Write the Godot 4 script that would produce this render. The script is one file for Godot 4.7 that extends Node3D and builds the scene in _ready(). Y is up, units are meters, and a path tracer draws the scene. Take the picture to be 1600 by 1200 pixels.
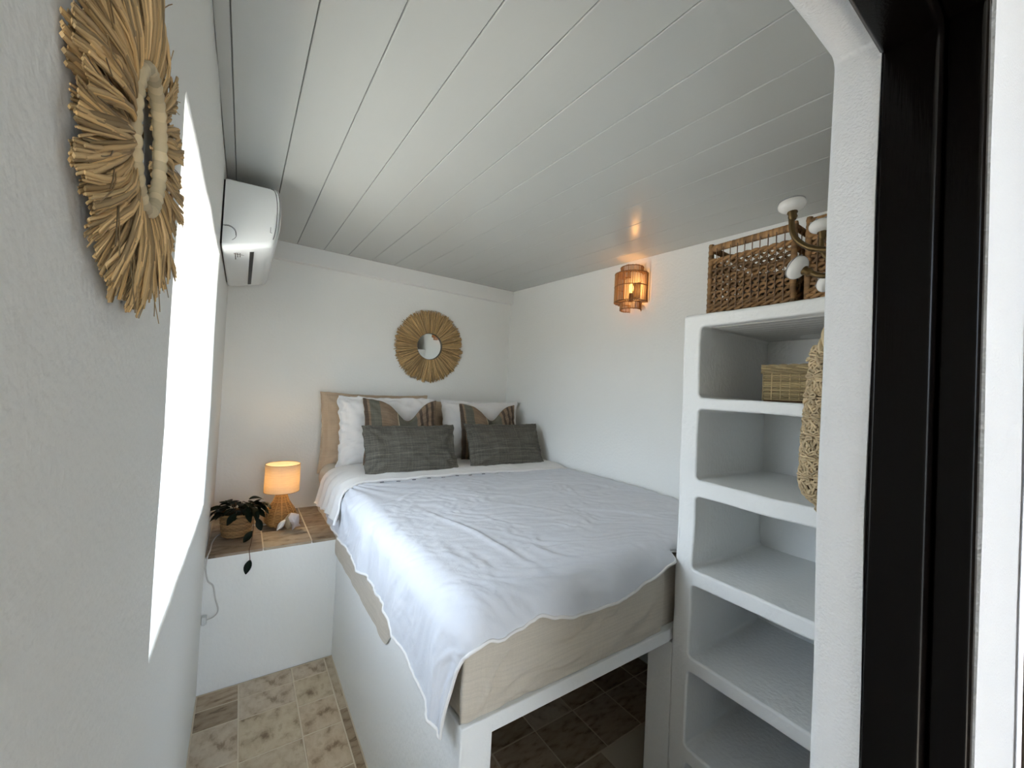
extends Node3D

# ---------------------------------------------------------------- mesh builder
class MB:
	var V := PackedVector3Array()
	var N := PackedVector3Array()
	var U := PackedVector2Array()
	var K := PackedColorArray()
	var I := PackedInt32Array()
	var col := Color(1, 1, 1)

	func vert(p: Vector3, n: Vector3, uv := Vector2.ZERO) -> int:
		if n.length_squared() < 0.2: n = Vector3.UP
		V.append(p); N.append(n); U.append(uv); K.append(col)
		return V.size() - 1

	func tri(a: int, b: int, c: int) -> void:
		var g := (V[b] - V[a]).cross(V[c] - V[a])
		if g.dot(N[a] + N[b] + N[c]) > 0.0:
			I.append(a); I.append(c); I.append(b)
		else:
			I.append(a); I.append(b); I.append(c)

	func quad(a: int, b: int, c: int, d: int) -> void:
		tri(a, b, c); tri(a, c, d)

	# a sheet of nu x nv points, normals worked out from the points
	func grid(P: PackedVector3Array, nu: int, nv: int, wu := false, wv := false, flip := false, uvs := PackedVector2Array()) -> void:
		var base := V.size()
		for j in nv:
			for i in nu:
				var i0 := (i - 1 + nu) % nu if wu else maxi(i - 1, 0)
				var i1 := (i + 1) % nu if wu else mini(i + 1, nu - 1)
				var j0 := (j - 1 + nv) % nv if wv else maxi(j - 1, 0)
				var j1 := (j + 1) % nv if wv else mini(j + 1, nv - 1)
				var n := (P[j * nu + i1] - P[j * nu + i0]).cross(P[j1 * nu + i] - P[j0 * nu + i])
				if n.length_squared() < 1e-18:
					var jj := mini(j + 1, nv - 1) if j == 0 else maxi(j - 1, 0)
					n = (P[jj * nu + i1] - P[jj * nu + i0]).cross((P[j1 * nu + i] - P[j0 * nu + i]))
				n = n.normalized()
				if n == Vector3.ZERO:
					n = Vector3.UP
				if flip:
					n = -n
				var uv := uvs[j * nu + i] if uvs.size() else Vector2(float(i) / maxi(nu - 1, 1), float(j) / maxi(nv - 1, 1))
				vert(P[j * nu + i], n, uv)
		for j in (nv if wv else nv - 1):
			for i in (nu if wu else nu - 1):
				var a := base + j * nu + i
				var b := base + j * nu + (i + 1) % nu
				var c := base + ((j + 1) % nv) * nu + (i + 1) % nu
				var d := base + ((j + 1) % nv) * nu + i
				quad(a, b, c, d)

	# a box with rounded-off edges
	func box(lo: Vector3, hi: Vector3, r := 0.003, xf := Transform3D.IDENTITY) -> void:
		var c := (lo + hi) / 2
		var h := (hi - lo) / 2
		r = minf(r, minf(h.x, minf(h.y, h.z)) * 0.9)
		var id := {}
		for sx in [-1, 1]:
			for sy in [-1, 1]:
				for sz in [-1, 1]:
					for ax in 3:
						var s := Vector3(sx, sy, sz)
						var p := Vector3(sx * (h.x - r), sy * (h.y - r), sz * (h.z - r))
						var n := Vector3.ZERO
						n[ax] = s[ax]
						p[ax] = s[ax] * h[ax]
						id[[sx, sy, sz, ax]] = vert(xf * (c + p), xf.basis * n, Vector2(p[(ax + 1) % 3], p[(ax + 2) % 3]))
		for ax in 3:
			var b := (ax + 1) % 3
			var d := (ax + 2) % 3
			for s in [-1, 1]:
				var q := []
				for t in [[-1, -1], [1, -1], [1, 1], [-1, 1]]:
					var k := [0, 0, 0]
					k[ax] = s; k[b] = t[0]; k[d] = t[1]
					q.append(id[[k[0], k[1], k[2], ax]])
				quad(q[0], q[1], q[2], q[3])
				for t in [-1, 1]:   # edge between face ax and face b, along d
					var k0 := [0, 0, 0]
					k0[ax] = s; k0[b] = t; k0[d] = -1
					var k1 := k0.duplicate()
					k1[d] = 1
					quad(id[[k0[0], k0[1], k0[2], ax]], id[[k1[0], k1[1], k1[2], ax]], id[[k1[0], k1[1], k1[2], b]], id[[k0[0], k0[1], k0[2], b]])
		for sx in [-1, 1]:
			for sy in [-1, 1]:
				for sz in [-1, 1]:
					tri(id[[sx, sy, sz, 0]], id[[sx, sy, sz, 1]], id[[sx, sy, sz, 2]])

	# a tube along a path; radii may vary, flat squashes it across its second axis
	func tube(P: PackedVector3Array, r: Array, sides := 6, closed := false, flat := 1.0, up := Vector3.ZERO) -> void:
		var n := P.size()
		var base := V.size()
		var prev := up
		for k in n:
			var a := P[(k - 1 + n) % n] if closed else P[maxi(k - 1, 0)]
			var b := P[(k + 1) % n] if closed else P[mini(k + 1, n - 1)]
			var t := (b - a).normalized()
			if prev == Vector3.ZERO:
				prev = Vector3.UP if absf(t.y) < 0.9 else Vector3.RIGHT
			var x := (prev - t * prev.dot(t)).normalized()
			if x == Vector3.ZERO:
				x = t.cross(Vector3(0.3, 0.5, 0.8)).normalized()
			if up == Vector3.ZERO:
				prev = x
			var y := t.cross(x)
			var rr: float = r[k] if r.size() > 1 else r[0]
			for s in sides:
				var w := TAU * s / sides
				var o := x * cos(w) * flat + y * sin(w)
				var nn := (x * cos(w) + y * sin(w) * flat).normalized()
				vert(P[k] + o * rr, nn, Vector2(float(s) / sides, float(k) / maxi(n - 1, 1)))
		for k in (n if closed else n - 1):
			for s in sides:
				quad(base + k * sides + s, base + k * sides + (s + 1) % sides, base + ((k + 1) % n) * sides + (s + 1) % sides, base + ((k + 1) % n) * sides + s)
		if not closed:
			for e in [0, n - 1]:
				var t := (P[0] - P[1]).normalized() if e == 0 else (P[n - 1] - P[n - 2]).normalized()
				var c := vert(P[e], t)
				var ring := []
				for s in sides:
					ring.append(vert(V[base + e * sides + s], t))
				for s in sides:
					tri(c, ring[s], ring[(s + 1) % sides])

	func lathe(prof: Array, segs := 24, xf := Transform3D.IDENTITY) -> void:
		var P := PackedVector3Array()
		for q in prof:
			for s in segs:
				var w := TAU * s / segs
				P.append(xf * Vector3(q.x * cos(w), q.y, q.x * sin(w)))
		grid(P, segs, prof.size(), true, false, true)
		# turn the sheet outwards
		var c := Vector3.ZERO
		for q in prof:
			c += Vector3(0, q.y, 0)
		c = xf * (c / prof.size())

	func ball(c: Vector3, r: Vector3, nu := 14, nv := 8) -> void:
		var b := V.size()
		for j in nv + 1:
			for i in nu:
				var w := TAU * i / nu
				var t := PI * j / nv
				var d := Vector3(sin(t) * cos(w), cos(t), sin(t) * sin(w))
				vert(c + d * r, (d / r).normalized())
		for j in nv:
			for i in nu:
				quad(b + j * nu + i, b + j * nu + (i + 1) % nu, b + (j + 1) * nu + (i + 1) % nu, b + (j + 1) * nu + i)

	# polygon (x, y) drawn out along z from z0 to z1, flat sides
	func prism(poly: Array, z0: float, z1: float, xf := Transform3D.IDENTITY) -> void:
		var pp := PackedVector2Array(poly)
		var t := Geometry2D.triangulate_polygon(pp)
		for z in [z0, z1]:
			var n := xf.basis * Vector3(0, 0, signf(z - (z0 + z1) / 2))
			var b := V.size()
			for p in pp:
				vert(xf * Vector3(p.x, p.y, z), n, p)
			for k in range(0, t.size(), 3):
				tri(b + t[k], b + t[k + 1], b + t[k + 2])
		var ccw := not Geometry2D.is_polygon_clockwise(pp)
		for k in pp.size():
			var a := pp[k]
			var c := pp[(k + 1) % pp.size()]
			var e := c - a
			var n2 := Vector2(e.y, -e.x).normalized() * (1.0 if ccw else -1.0)
			var n := xf.basis * Vector3(n2.x, n2.y, 0)
			quad(vert(xf * Vector3(a.x, a.y, z0), n), vert(xf * Vector3(c.x, c.y, z0), n), vert(xf * Vector3(c.x, c.y, z1), n), vert(xf * Vector3(a.x, a.y, z1), n))

	func wobble(noise: FastNoiseLite, amp: float) -> void:
		for k in V.size():
			var p := V[k]
			V[k] = p + Vector3(noise.get_noise_3d(p.x, p.y, p.z), noise.get_noise_3d(p.x + 31.0, p.y, p.z), noise.get_noise_3d(p.x, p.y + 57.0, p.z)) * amp

	func mesh() -> ArrayMesh:
		var a := []
		a.resize(Mesh.ARRAY_MAX)
		a[Mesh.ARRAY_VERTEX] = V
		a[Mesh.ARRAY_NORMAL] = N
		a[Mesh.ARRAY_TEX_UV] = U
		a[Mesh.ARRAY_COLOR] = K
		a[Mesh.ARRAY_INDEX] = I
		var m := ArrayMesh.new()
		m.add_surface_from_arrays(Mesh.PRIMITIVE_TRIANGLES, a)
		return m

# ---------------------------------------------------------------- naming and tagging
var used := {}
var rng := RandomNumberGenerator.new()
var M := {}

func numbered(parent: Node, called: String) -> String:
	var key := [parent.get_instance_id(), called]
	var n: int = used.get(key, 0)
	used[key] = n + 1
	return called if n == 0 else "%s_%03d" % [called, n]

func tag(o: Node, label := "", category := "", group := "", kind := "") -> Node:
	if label: o.set_meta("label", label)
	if category: o.set_meta("category", category)
	if group: o.set_meta("group", group)
	if kind: o.set_meta("kind", kind)
	return o

func obj(called: String, shape, m: Material, parent: Node = self, at := Transform3D.IDENTITY) -> MeshInstance3D:
	var o := MeshInstance3D.new()
	o.name = numbered(parent, called)
	o.mesh = shape.mesh() if shape is MB else shape
	o.material_override = m
	o.transform = at
	parent.add_child(o, true)
	return o

func thing(called: String, at: Transform3D, label: String, category: String, group := "") -> Node3D:
	var o := Node3D.new()
	o.name = numbered(self, called)
	add_child(o, true)
	o.transform = at
	tag(o, label, category, group)
	return o

func struct(called: String, shape, m: Material) -> MeshInstance3D:
	var o := obj(called, shape, m)
	o.set_meta("kind", "structure")
	return o

func V3(x: float, y: float, z: float) -> Vector3:
	return Vector3(x, y, z)

func at(x: float, y: float, z: float, b := Basis.IDENTITY) -> Transform3D:
	return Transform3D(b, Vector3(x, y, z))

func bx(lo: Vector3, hi: Vector3, r := 0.003) -> MB:
	var m := MB.new()
	m.box(lo, hi, r)
	return m

func curve(pts: Array, n: int) -> PackedVector3Array:   # smooth path through points
	var out := PackedVector3Array()
	var c := pts.size()
	for k in n:
		var t := float(k) / (n - 1) * (c - 1)
		var i := mini(int(t), c - 2)
		out.append(pts[i].cubic_interpolate(pts[i + 1], pts[maxi(i - 1, 0)], pts[mini(i + 2, c - 1)], t - i))
	return out

func ring_path(c: Vector3, ax: Vector3, ay: Vector3, r: float, n: int) -> PackedVector3Array:
	var out := PackedVector3Array()
	for k in n:
		out.append(c + (ax * cos(TAU * k / n) + ay * sin(TAU * k / n)) * r)
	return out

# ---------------------------------------------------------------- materials
func noise_tex(freq: float, oct := 4, size := 512, kind := FastNoiseLite.TYPE_SIMPLEX_SMOOTH, fr := FastNoiseLite.FRACTAL_FBM, seed_ := 1, ramp: Gradient = null) -> NoiseTexture2D:
	var f := FastNoiseLite.new()
	f.noise_type = kind; f.frequency = freq; f.fractal_type = fr; f.fractal_octaves = oct; f.seed = seed_
	var t := NoiseTexture2D.new()
	t.width = size; t.height = size; t.seamless = true; t.noise = f
	if ramp: t.color_ramp = ramp
	return t

func mat(c: Color, rough := 0.8, met := 0.0) -> StandardMaterial3D:
	var m := StandardMaterial3D.new()
	m.albedo_color = c; m.roughness = rough; m.metallic = met
	m.cull_mode = BaseMaterial3D.CULL_DISABLED
	return m

func bump(m: StandardMaterial3D, t: Texture2D, cm: float, scale: Vector3, world := true) -> StandardMaterial3D:
	m.heightmap_enabled = true; m.heightmap_texture = t; m.heightmap_scale = cm
	m.uv1_triplanar = true; m.uv1_world_triplanar = world; m.uv1_scale = scale
	return m

func tinted(c: Color, rough := 0.8) -> StandardMaterial3D:   # tone of each strand from its vertex colour
	var m := mat(c, rough)
	m.vertex_color_use_as_albedo = true
	return m

func weave_image(n: int, amount: float, seed_: int, slub := 0.5) -> Image:
	var r := RandomNumberGenerator.new()
	r.seed = seed_
	var im := Image.create(n, n, false, Image.FORMAT_RGB8)
	var rows := []
	var cols := []
	for k in n:
		rows.append(r.randf_range(-1, 1))
		cols.append(r.randf_range(-1, 1))
	var f := FastNoiseLite.new()
	f.seed = seed_; f.frequency = 0.02
	for y in n:
		for x in n:
			var over := (x + y) % 2 == 0
			var v: float = 1.0 - amount + amount * (0.5 * (rows[y] * (1.0 + f.get_noise_2d(x * 0.6, y * 9.0)) if over else cols[x] * slub) + 0.35 * f.get_noise_2d(x * 0.4, y * 6.0) + r.randf_range(-0.25, 0.25))
			v = clampf(v, 0.0, 1.0)
			im.set_pixel(x, y, Color(v, v, v))
	return im

func stripe_texture() -> ImageTexture:
	var gg := Color(0.425, 0.415, 0.36)
	var tan_ := Color(0.56, 0.475, 0.385)
	var brown := Color(0.34, 0.285, 0.235)
	var cream := Color(0.80, 0.74, 0.62)
	var bands := [[0.035, brown], [0.06, tan_], [0.18, gg], [0.41, tan_], [0.425, cream], [0.70, gg], [0.745, tan_], [0.785, brown], [0.835, tan_], [0.87, brown], [0.915, tan_], [0.96, brown], [1.01, tan_]]
	var w := weave_image(256, 0.22, 77)
	var im := Image.create(256, 256, true, Image.FORMAT_RGB8)
	for x in 256:
		var c := gg
		for b in bands:
			if x / 256.0 < b[0]:
				c = b[1]
				break
		for y in 256:
			var k: float = w.get_pixel(x, y).r * 1.2
			im.set_pixel(x, y, Color(c.r * k, c.g * k, c.b * k))
	return ImageTexture.create_from_image(im)

func make_materials() -> void:
	var rough := noise_tex(0.022, 5, 512)
	var fine := noise_tex(0.09, 3, 512, FastNoiseLite.TYPE_SIMPLEX_SMOOTH, FastNoiseLite.FRACTAL_FBM, 5)
	var lumpy := noise_tex(0.045, 3, 512, FastNoiseLite.TYPE_CELLULAR, FastNoiseLite.FRACTAL_FBM, 9)
	M.plaster = bump(mat(Color(0.945, 0.947, 0.925), 0.9), rough, 0.07, Vector3.ONE * 4.0)
	M.plaster_left = bump(mat(Color(0.945, 0.947, 0.925), 0.9), rough, 0.06, Vector3.ONE * 6.0)
	M.roughcast = bump(mat(Color(0.93, 0.935, 0.935), 0.92), fine, 0.10, Vector3.ONE * 4.5)
	M.masonry = bump(mat(Color(0.945, 0.947, 0.93), 0.88), rough, 0.12, Vector3(4.0, 2.6, 4.0))
	M.beam = mat(Color(0.93, 0.93, 0.91), 0.6)
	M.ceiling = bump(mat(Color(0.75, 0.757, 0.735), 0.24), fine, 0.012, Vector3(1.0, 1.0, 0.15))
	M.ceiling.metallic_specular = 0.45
	M.slat_paint = mat(Color(0.82, 0.82, 0.80), 0.6)
	# travertine
	var g := Gradient.new()
	g.offsets = PackedFloat32Array([0.0, 0.16, 0.30, 0.50, 0.74, 1.0])
	g.colors = PackedColorArray([Color(0.47, 0.39, 0.30), Color(0.60, 0.52, 0.42), Color(0.73, 0.655, 0.555), Color(0.785, 0.715, 0.62), Color(0.82, 0.76, 0.67), Color(0.73, 0.65, 0.55)])
	var stone := noise_tex(0.012, 6, 512, FastNoiseLite.TYPE_SIMPLEX_SMOOTH, FastNoiseLite.FRACTAL_FBM, 21, g)
	stone.noise.domain_warp_enabled = true
	stone.noise.domain_warp_amplitude = 40.0
	stone.noise.domain_warp_frequency = 0.012
	M.tiles = []
	for k in 8:
		var tone: float = [1.0, 0.90, 1.05, 0.80, 0.97, 0.86, 1.02, 0.92][k]
		var m := mat(Color(tone * 1.0, tone * [0.985, 0.97, 0.99, 0.96, 1.0, 0.97, 0.98, 0.97][k], tone * [0.96, 0.93, 0.97, 0.90, 0.98, 0.92, 0.95, 0.94][k]).clamp(), 0.42)
		m.albedo_texture = stone
		m.uv1_triplanar = true
		m.uv1_scale = Vector3(1.5, 1.5, 4.0) if k % 2 else Vector3(2.2, 1.5, 1.6)
		m.uv1_offset = Vector3(0.37 * k, 0.21 * k, 0.53 * k)
		M.tiles.append(m)
	M.ledge_tiles = []
	for k in 3:
		var m := mat([Color(0.80, 0.78, 0.76), Color(0.74, 0.71, 0.69), Color(0.86, 0.85, 0.83)][k], 0.45)
		m.albedo_texture = stone
		m.uv1_triplanar = true
		m.uv1_scale = Vector3(1.4, 1.5, 2.6)
		m.uv1_offset = Vector3(0.37 * k + 0.2, 0.21 * k, 0.53 * k)
		M.ledge_tiles.append(m)
	M.grout = mat(Color(0.86, 0.81, 0.72), 0.95)
	M.terrace = mat(Color(0.66, 0.655, 0.64), 0.9)
	# timber and metal
	M.wood = bump(mat(Color(0.030, 0.021, 0.017), 0.24), fine, 0.010, Vector3(6.0, 0.5, 6.0))
	M.wood.metallic_specular = 0.3
	M.screen = mat(Color(0.36, 0.29, 0.22), 0.8)
	M.brass = mat(Color(0.38, 0.31, 0.20), 0.42, 0.9)
	M.porcelain = mat(Color(0.90, 0.89, 0.86), 0.12)
	M.paint_grey = mat(Color(0.55, 0.55, 0.54), 0.3)
	M.wire = mat(Color(0.50, 0.40, 0.30), 0.5)
	M.plastic = mat(Color(0.90, 0.91, 0.90), 0.38)
	M.plastic_dim = mat(Color(0.83, 0.84, 0.83), 0.42)
	M.black = mat(Color(0.02, 0.02, 0.02), 0.5)
	M.dark_line = mat(Color(0.22, 0.23, 0.23), 0.6)
	M.glass = mat(Color(0.90, 0.92, 0.92), 0.02, 1.0)
	M.cord = mat(Color(0.80, 0.79, 0.77), 0.5)
	# cloth
	var weave := ImageTexture.create_from_image(weave_image(256, 0.07, 3))
	var coarse := ImageTexture.create_from_image(weave_image(256, 0.38, 8, 0.7))
	M.duvet = mat(Color(0.852, 0.862, 0.877), 0.92)
	M.duvet.rim_enabled = true; M.duvet.rim = 0.3
	bump(M.duvet, noise_tex(0.03, 4, 512, FastNoiseLite.TYPE_SIMPLEX_SMOOTH, FastNoiseLite.FRACTAL_RIDGED, 14), 0.035, Vector3(3.0, 3.0, 3.0))
	M.white_cloth = mat(Color(0.92, 0.91, 0.89), 0.92)
	M.white_cloth.rim_enabled = true; M.white_cloth.rim = 0.3
	M.sheet = mat(Color(0.86, 0.82, 0.75), 0.92)
	M.sheet.albedo_texture = weave; M.sheet.uv1_triplanar = true; M.sheet.uv1_world_triplanar = true; M.sheet.uv1_scale = Vector3.ONE * 2.4
	M.beige = mat(Color(0.80, 0.71, 0.60), 0.92)
	M.beige.albedo_texture = weave; M.beige.uv1_scale = Vector3(3, 3, 3)
	M.charcoal = mat(Color(0.585, 0.565, 0.505), 0.92)
	M.charcoal.albedo_texture = coarse; M.charcoal.uv1_scale = Vector3(1.4, 1.0, 1)
	M.charcoal.rim_enabled = true; M.charcoal.rim = 0.25
	M.stripes = mat(Color.WHITE, 0.92)
	M.stripes.albedo_texture = stripe_texture()
	M.thread = mat(Color(0.42, 0.42, 0.43), 0.9)
	# plant fibres
	M.raffia = tinted(Color(1, 1, 1), 0.75)
	M.raffia.backlight_enabled = true; M.raffia.backlight = Color(0.25, 0.2, 0.12)
	M.abaca = tinted(Color(1, 1, 1), 0.7)
	M.rattan = tinted(Color(1, 1, 1), 0.55)
	M.cane = tinted(Color(1, 1, 1), 0.6)
	M.seagrass = tinted(Color(1, 1, 1), 0.7)
	M.jute = tinted(Color(1, 1, 1), 0.85)
	M.core = mat(Color(0.36, 0.26, 0.16), 0.9)
	M.bag_core = mat(Color(0.33, 0.26, 0.17), 0.95)
	M.leaf = mat(Color(0.035, 0.085, 0.045), 0.5)
	M.leaf.metallic_specular = 0.25
	M.stem = mat(Color(0.36, 0.25, 0.17), 0.7)
	M.shell_white = mat(Color(0.91, 0.89, 0.86), 0.35)
	M.shell_tan = mat(Color(0.62, 0.56, 0.46), 0.5)
	M.shell_lilac = mat(Color(0.83, 0.79, 0.79), 0.45)
	M.shade = mat(Color(0.95, 0.91, 0.83), 0.9)
	M.shade.backlight_enabled = true; M.shade.backlight = Color(1.0, 0.95, 0.85)
	M.shade.albedo_texture = weave; M.shade.uv1_scale = Vector3(5, 1.5, 1)
	M.bulb = mat(Color(1, 0.85, 0.6), 0.4)
	M.bulb.emission_enabled = true; M.bulb.emission = Color(1.0, 0.72, 0.36); M.bulb.emission_energy_multiplier = 1.0
	M.socket = mat(Color(0.25, 0.2, 0.15), 0.5)

# ---------------------------------------------------------------- masonry with rounded openings
# three: Callable (a, b, depth) -> point; the face lies at depth 0 and openings go to depth dep.
func niche(m: MB, three: Callable, pn: Vector3, o: Rect2, q: Array, rc: float, rf: float, dep: float, through := false, lip := 0.0) -> void:
	var O := [o.position, Vector2(o.end.x, o.position.y), o.end, Vector2(o.position.x, o.end.y)]
	var p2 := []
	var n2 := []
	var out := []
	var KA := 6
	var SS := 10
	for i in 4:
		var c: Vector2 = q[i]
		var e1: Vector2 = (q[(i + 3) % 4] - c).normalized()
		var e2: Vector2 = (q[(i + 1) % 4] - c).normalized()
		var E1: Vector2 = (O[(i + 3) % 4] - O[i]).normalized()
		var E2: Vector2 = (O[(i + 1) % 4] - O[i]).normalized()
		var cc := c + (e1 + e2) * rc
		for k in KA + 1:
			var ph := PI / 2 * k / KA
			var n := (e2 * cos(ph) + e1 * sin(ph)).normalized()
			var p := cc - n * rc
			p2.append(p); n2.append(n)
			if k * 2 < KA: out.append(O[i] + E1 * (p - O[i]).dot(E1))
			elif k * 2 == KA: out.append(O[i])
			else: out.append(O[i] + E2 * (p - O[i]).dot(E2))
		var c2: Vector2 = q[(i + 1) % 4]
		var f2: Vector2 = (q[(i + 2) % 4] - c2).normalized()
		var a: Vector2 = p2[-1]
		var b: Vector2 = c2 - e2 * rc
		for k in range(1, SS):
			var p := a.lerp(b, float(k) / SS)
			p2.append(p)
			n2.append((e1.lerp(f2, float(k) / SS)).normalized())
			out.append(O[i] + E2 * (p - O[i]).dot(E2))
	var n := p2.size()
	var rings := []
	var add := func(pts: Array, d: Array, nor: Array) -> void:
		var ids := []
		for k in n:
			ids.append(m.vert(three.call(pts[k].x, pts[k].y, d[k] if d.size() > 1 else d[0]), nor[k] if nor.size() > 1 else nor[0]))
		rings.append(ids)
	var to3 := func(v: Vector2) -> Vector3: return (three.call(v.x, v.y, 0.0) - three.call(0.0, 0.0, 0.0)).normalized()
	add.call(out, [0.0], [pn])
	for s in 6:
		var th := PI / 2 * s / 5
		var pts := []
		var nor := []
		for k in n:
			pts.append(p2[k] - n2[k] * rf * (1.0 - sin(th)))
			nor.append((pn * cos(th) + to3.call(n2[k]) * sin(th)).normalized())
		add.call(pts, [rf * (1.0 - cos(th))], nor)
	var inn := []
	for k in n: inn.append(to3.call(n2[k]))
	for s in 6:
		add.call(p2, [lerpf(rf, dep, (s + 1) / 6.0)], inn)
	for r in rings.size() - 1:
		for k in n:
			m.quad(rings[r][k], rings[r][(k + 1) % n], rings[r + 1][(k + 1) % n], rings[r + 1][k])
	if through:
		var b0 := rings.size()
		add.call(p2, [dep], [-pn])
		add.call(out, [dep], [-pn])
		for k in n:
			m.quad(rings[b0][k], rings[b0][(k + 1) % n], rings[b0 + 1][(k + 1) % n], rings[b0 + 1][k])
		var cen := o.get_center()
		for k in n:
			var pa: Vector2 = out[k]
			var pb: Vector2 = out[(k + 1) % n]
			var mid := (pa + pb) / 2 - cen
			var e := (pb - pa)
			var nn := Vector2(e.y, -e.x).normalized()
			if nn.dot(mid) < 0: nn = -nn
			var n3: Vector3 = to3.call(nn)
			m.quad(m.vert(three.call(pa.x, pa.y, 0.0), n3), m.vert(three.call(pb.x, pb.y, 0.0), n3), m.vert(three.call(pb.x, pb.y, dep), n3), m.vert(three.call(pa.x, pa.y, dep), n3))
	else:
		var ids := []
		var cen := Vector2.ZERO
		for k in n:
			ids.append(m.vert(three.call(p2[k].x, p2[k].y, dep), pn))
			cen += p2[k] / n
		var c := m.vert(three.call(cen.x, cen.y, dep), pn)
		for k in n:
			m.tri(c, ids[k], ids[(k + 1) % n])

# ---------------------------------------------------------------- the room
const CX := -0.10      # left wall
const RX := 1.985      # right wall
const BZ := -3.02      # back wall
const FZ := -0.868     # foot of the bed platform
var wob := FastNoiseLite.new()

func room() -> void:
	# floor and its tiles
	var fl := struct("floor", bx(V3(-0.5, -0.12, -3.3), V3(2.3, -0.0015, -0.0), 0.002), M.grout)
	var rects := []
	# aisle between left wall and bed platform
	var xa := [-0.098, 0.065, 0.292, 0.449, 0.486]
	var za := [[-2.358, -2.246, -2.120, -1.890, -1.66, -1.43, -1.2, -0.97, -0.74, -0.51, -0.28, 0.0], [-2.358, -2.246, -2.105, -1.870, -1.64, -1.41, -1.18, -0.95, -0.72, -0.49, -0.26, 0.0], [-2.358, -2.246, -2.060, -1.876, -1.645, -1.415, -1.185, -0.955, -0.725, -0.495, -0.265, 0.0], [-2.358, -1.95, -1.5, -1.05, -0.868]]
	for c in 4:
		for k in za[c].size() - 1:
			rects.append([xa[c], za[c][k], xa[c + 1], za[c][k + 1]])
	# below and in front of the bed
	var xb := [0.585, 0.712, 0.936, 1.160, 1.384, 1.608, 1.832, 1.984]
	var zb := [-3.018, -2.966, -2.742, -2.518, -2.294, -2.070, -1.846, -1.622, -1.394, -1.170, -0.946, -0.722, -0.498, -0.274, 0.0]
	for i in xb.size() - 1:
		for k in zb.size() - 1:
			if xb[i] > 1.38 and zb[k + 1] > -0.96:
				continue
			rects.append([xb[i], zb[k], xb[i + 1] if not (xb[i] < 1.37 and xb[i + 1] > 1.37 and zb[k + 1] > -0.96) else 1.339, zb[k + 1]])
	for k in range(9, zb.size() - 1):
		rects.append([0.45, zb[k], 0.585, zb[k + 1]] if zb[k] > -0.868 else [0.488, -0.868, 0.585, -0.722])
	for r in rects:
		if r[2] - r[0] < 0.02 or r[3] - r[1] < 0.02:
			continue
		var m := MB.new()
		var w := V3(r[2] - r[0] - 0.005, 0.009, r[3] - r[1] - 0.005)
		var dy := rng.randf_range(-0.0006, 0.0008)
		m.box(V3(-w.x / 2, -0.009, -w.z / 2), V3(w.x / 2, 0.0, w.z / 2), 0.0022)
		obj("tile", m, M.tiles[rng.randi() % 8], fl, at((r[0] + r[2]) / 2, dy, (r[1] + r[3]) / 2))
	# left wall with its deep window opening
	var wl := MB.new()
	niche(wl, func(a, b, d): return V3(CX - d, b, a), Vector3.RIGHT, Rect2(-3.25, -0.1, 5.45, 2.8), [Vector2(-2.05, 0.975), Vector2(-0.85, 1.035), Vector2(-0.85, 1.966), Vector2(-2.01, 2.0)], 0.012, 0.006, 0.50, true)
	wl.wobble(wob, 0.004)
	struct("wall_left", wl, M.plaster_left)
	# window frame at the outer side of the opening, standing open
	var wf := MB.new()
	for q in [[-2.06, 0.97, -2.02, 2.0], [-0.90, 0.97, -0.86, 2.0], [-2.06, 1.0, -0.86, 1.04], [-2.06, 1.95, -0.86, 1.99]]:
		wf.box(V3(-0.575, q[1], q[0]), V3(-0.53, q[3], q[2]), 0.004)
	struct("window_1", wf, M.beam)
	# back wall, right wall
	struct("wall_back", bx(V3(-0.5, -0.1, BZ - 0.25), V3(2.25, 2.7, BZ), 0.004), M.plaster)
	struct("wall_right", bx(V3(RX, -0.1, BZ - 0.2), V3(RX + 0.25, 2.7, -0.072), 0.004), M.plaster)
	# front wall: the jamb beside the door and the lintel over it
	var wf2 := MB.new()
	niche(wf2, func(a, b, d): return V3(a, b, -0.2155 + d), Vector3.FORWARD, Rect2(-0.5, -0.1, 2.7, 2.8), [Vector2(-0.105, -0.05), Vector2(0.650, -0.05), Vector2(0.650, 1.973), Vector2(-0.105, 1.973)], 0.006, 0.013, 0.053, true)
	niche(wf2, func(a, b, d): return V3(a, b, -0.1625 + d), Vector3.FORWARD, Rect2(-0.5, -0.1, 2.7, 2.8), [Vector2(-0.105, -0.05), Vector2(0.682, -0.05), Vector2(0.682, 2.005), Vector2(-0.105, 2.005)], 0.006, 0.001, 0.0905, true)
	wf2.wobble(wob, 0.004)
	struct("wall_front", wf2, M.roughcast)
	# dark timber door frame
	var d := Node3D.new()
	d.name = "door_1"
	add_child(d)
	d.set_meta("kind", "structure")
	obj("jamb_stop", bx(V3(0.647, 0.0, -0.163), V3(0.684, 1.972, -0.108), 0.0065), M.wood, d)
	obj("jamb_lining", bx(V3(0.661, 0.0, -0.108), V3(0.684, 1.972, -0.0745), 0.005), M.wood, d)
	obj("head_stop", bx(V3(-0.104, 1.948, -0.163), V3(0.684, 2.004, -0.108), 0.0065), M.wood, d)
	obj("head_lining", bx(V3(-0.104, 1.962, -0.108), V3(0.684, 2.004, -0.0745), 0.0025), M.wood, d)
	# boarded ceiling, rising a little towards the back
	var tilt := Transform3D(Basis(Vector3.RIGHT, 0.034), V3(0, 2.40, BZ))
	var cs := MB.new()
	cs.box(V3(-0.5, 0.012, -0.2), V3(2.25, 0.22, 2.96), 0.002, tilt)
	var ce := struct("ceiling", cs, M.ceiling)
	var lines := [CX, -0.066, 0.098, 0.253, 0.416, 0.572, 0.733, 0.894, 1.062, 1.218, 1.375, 1.540, 1.700, 1.860, RX]
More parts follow.
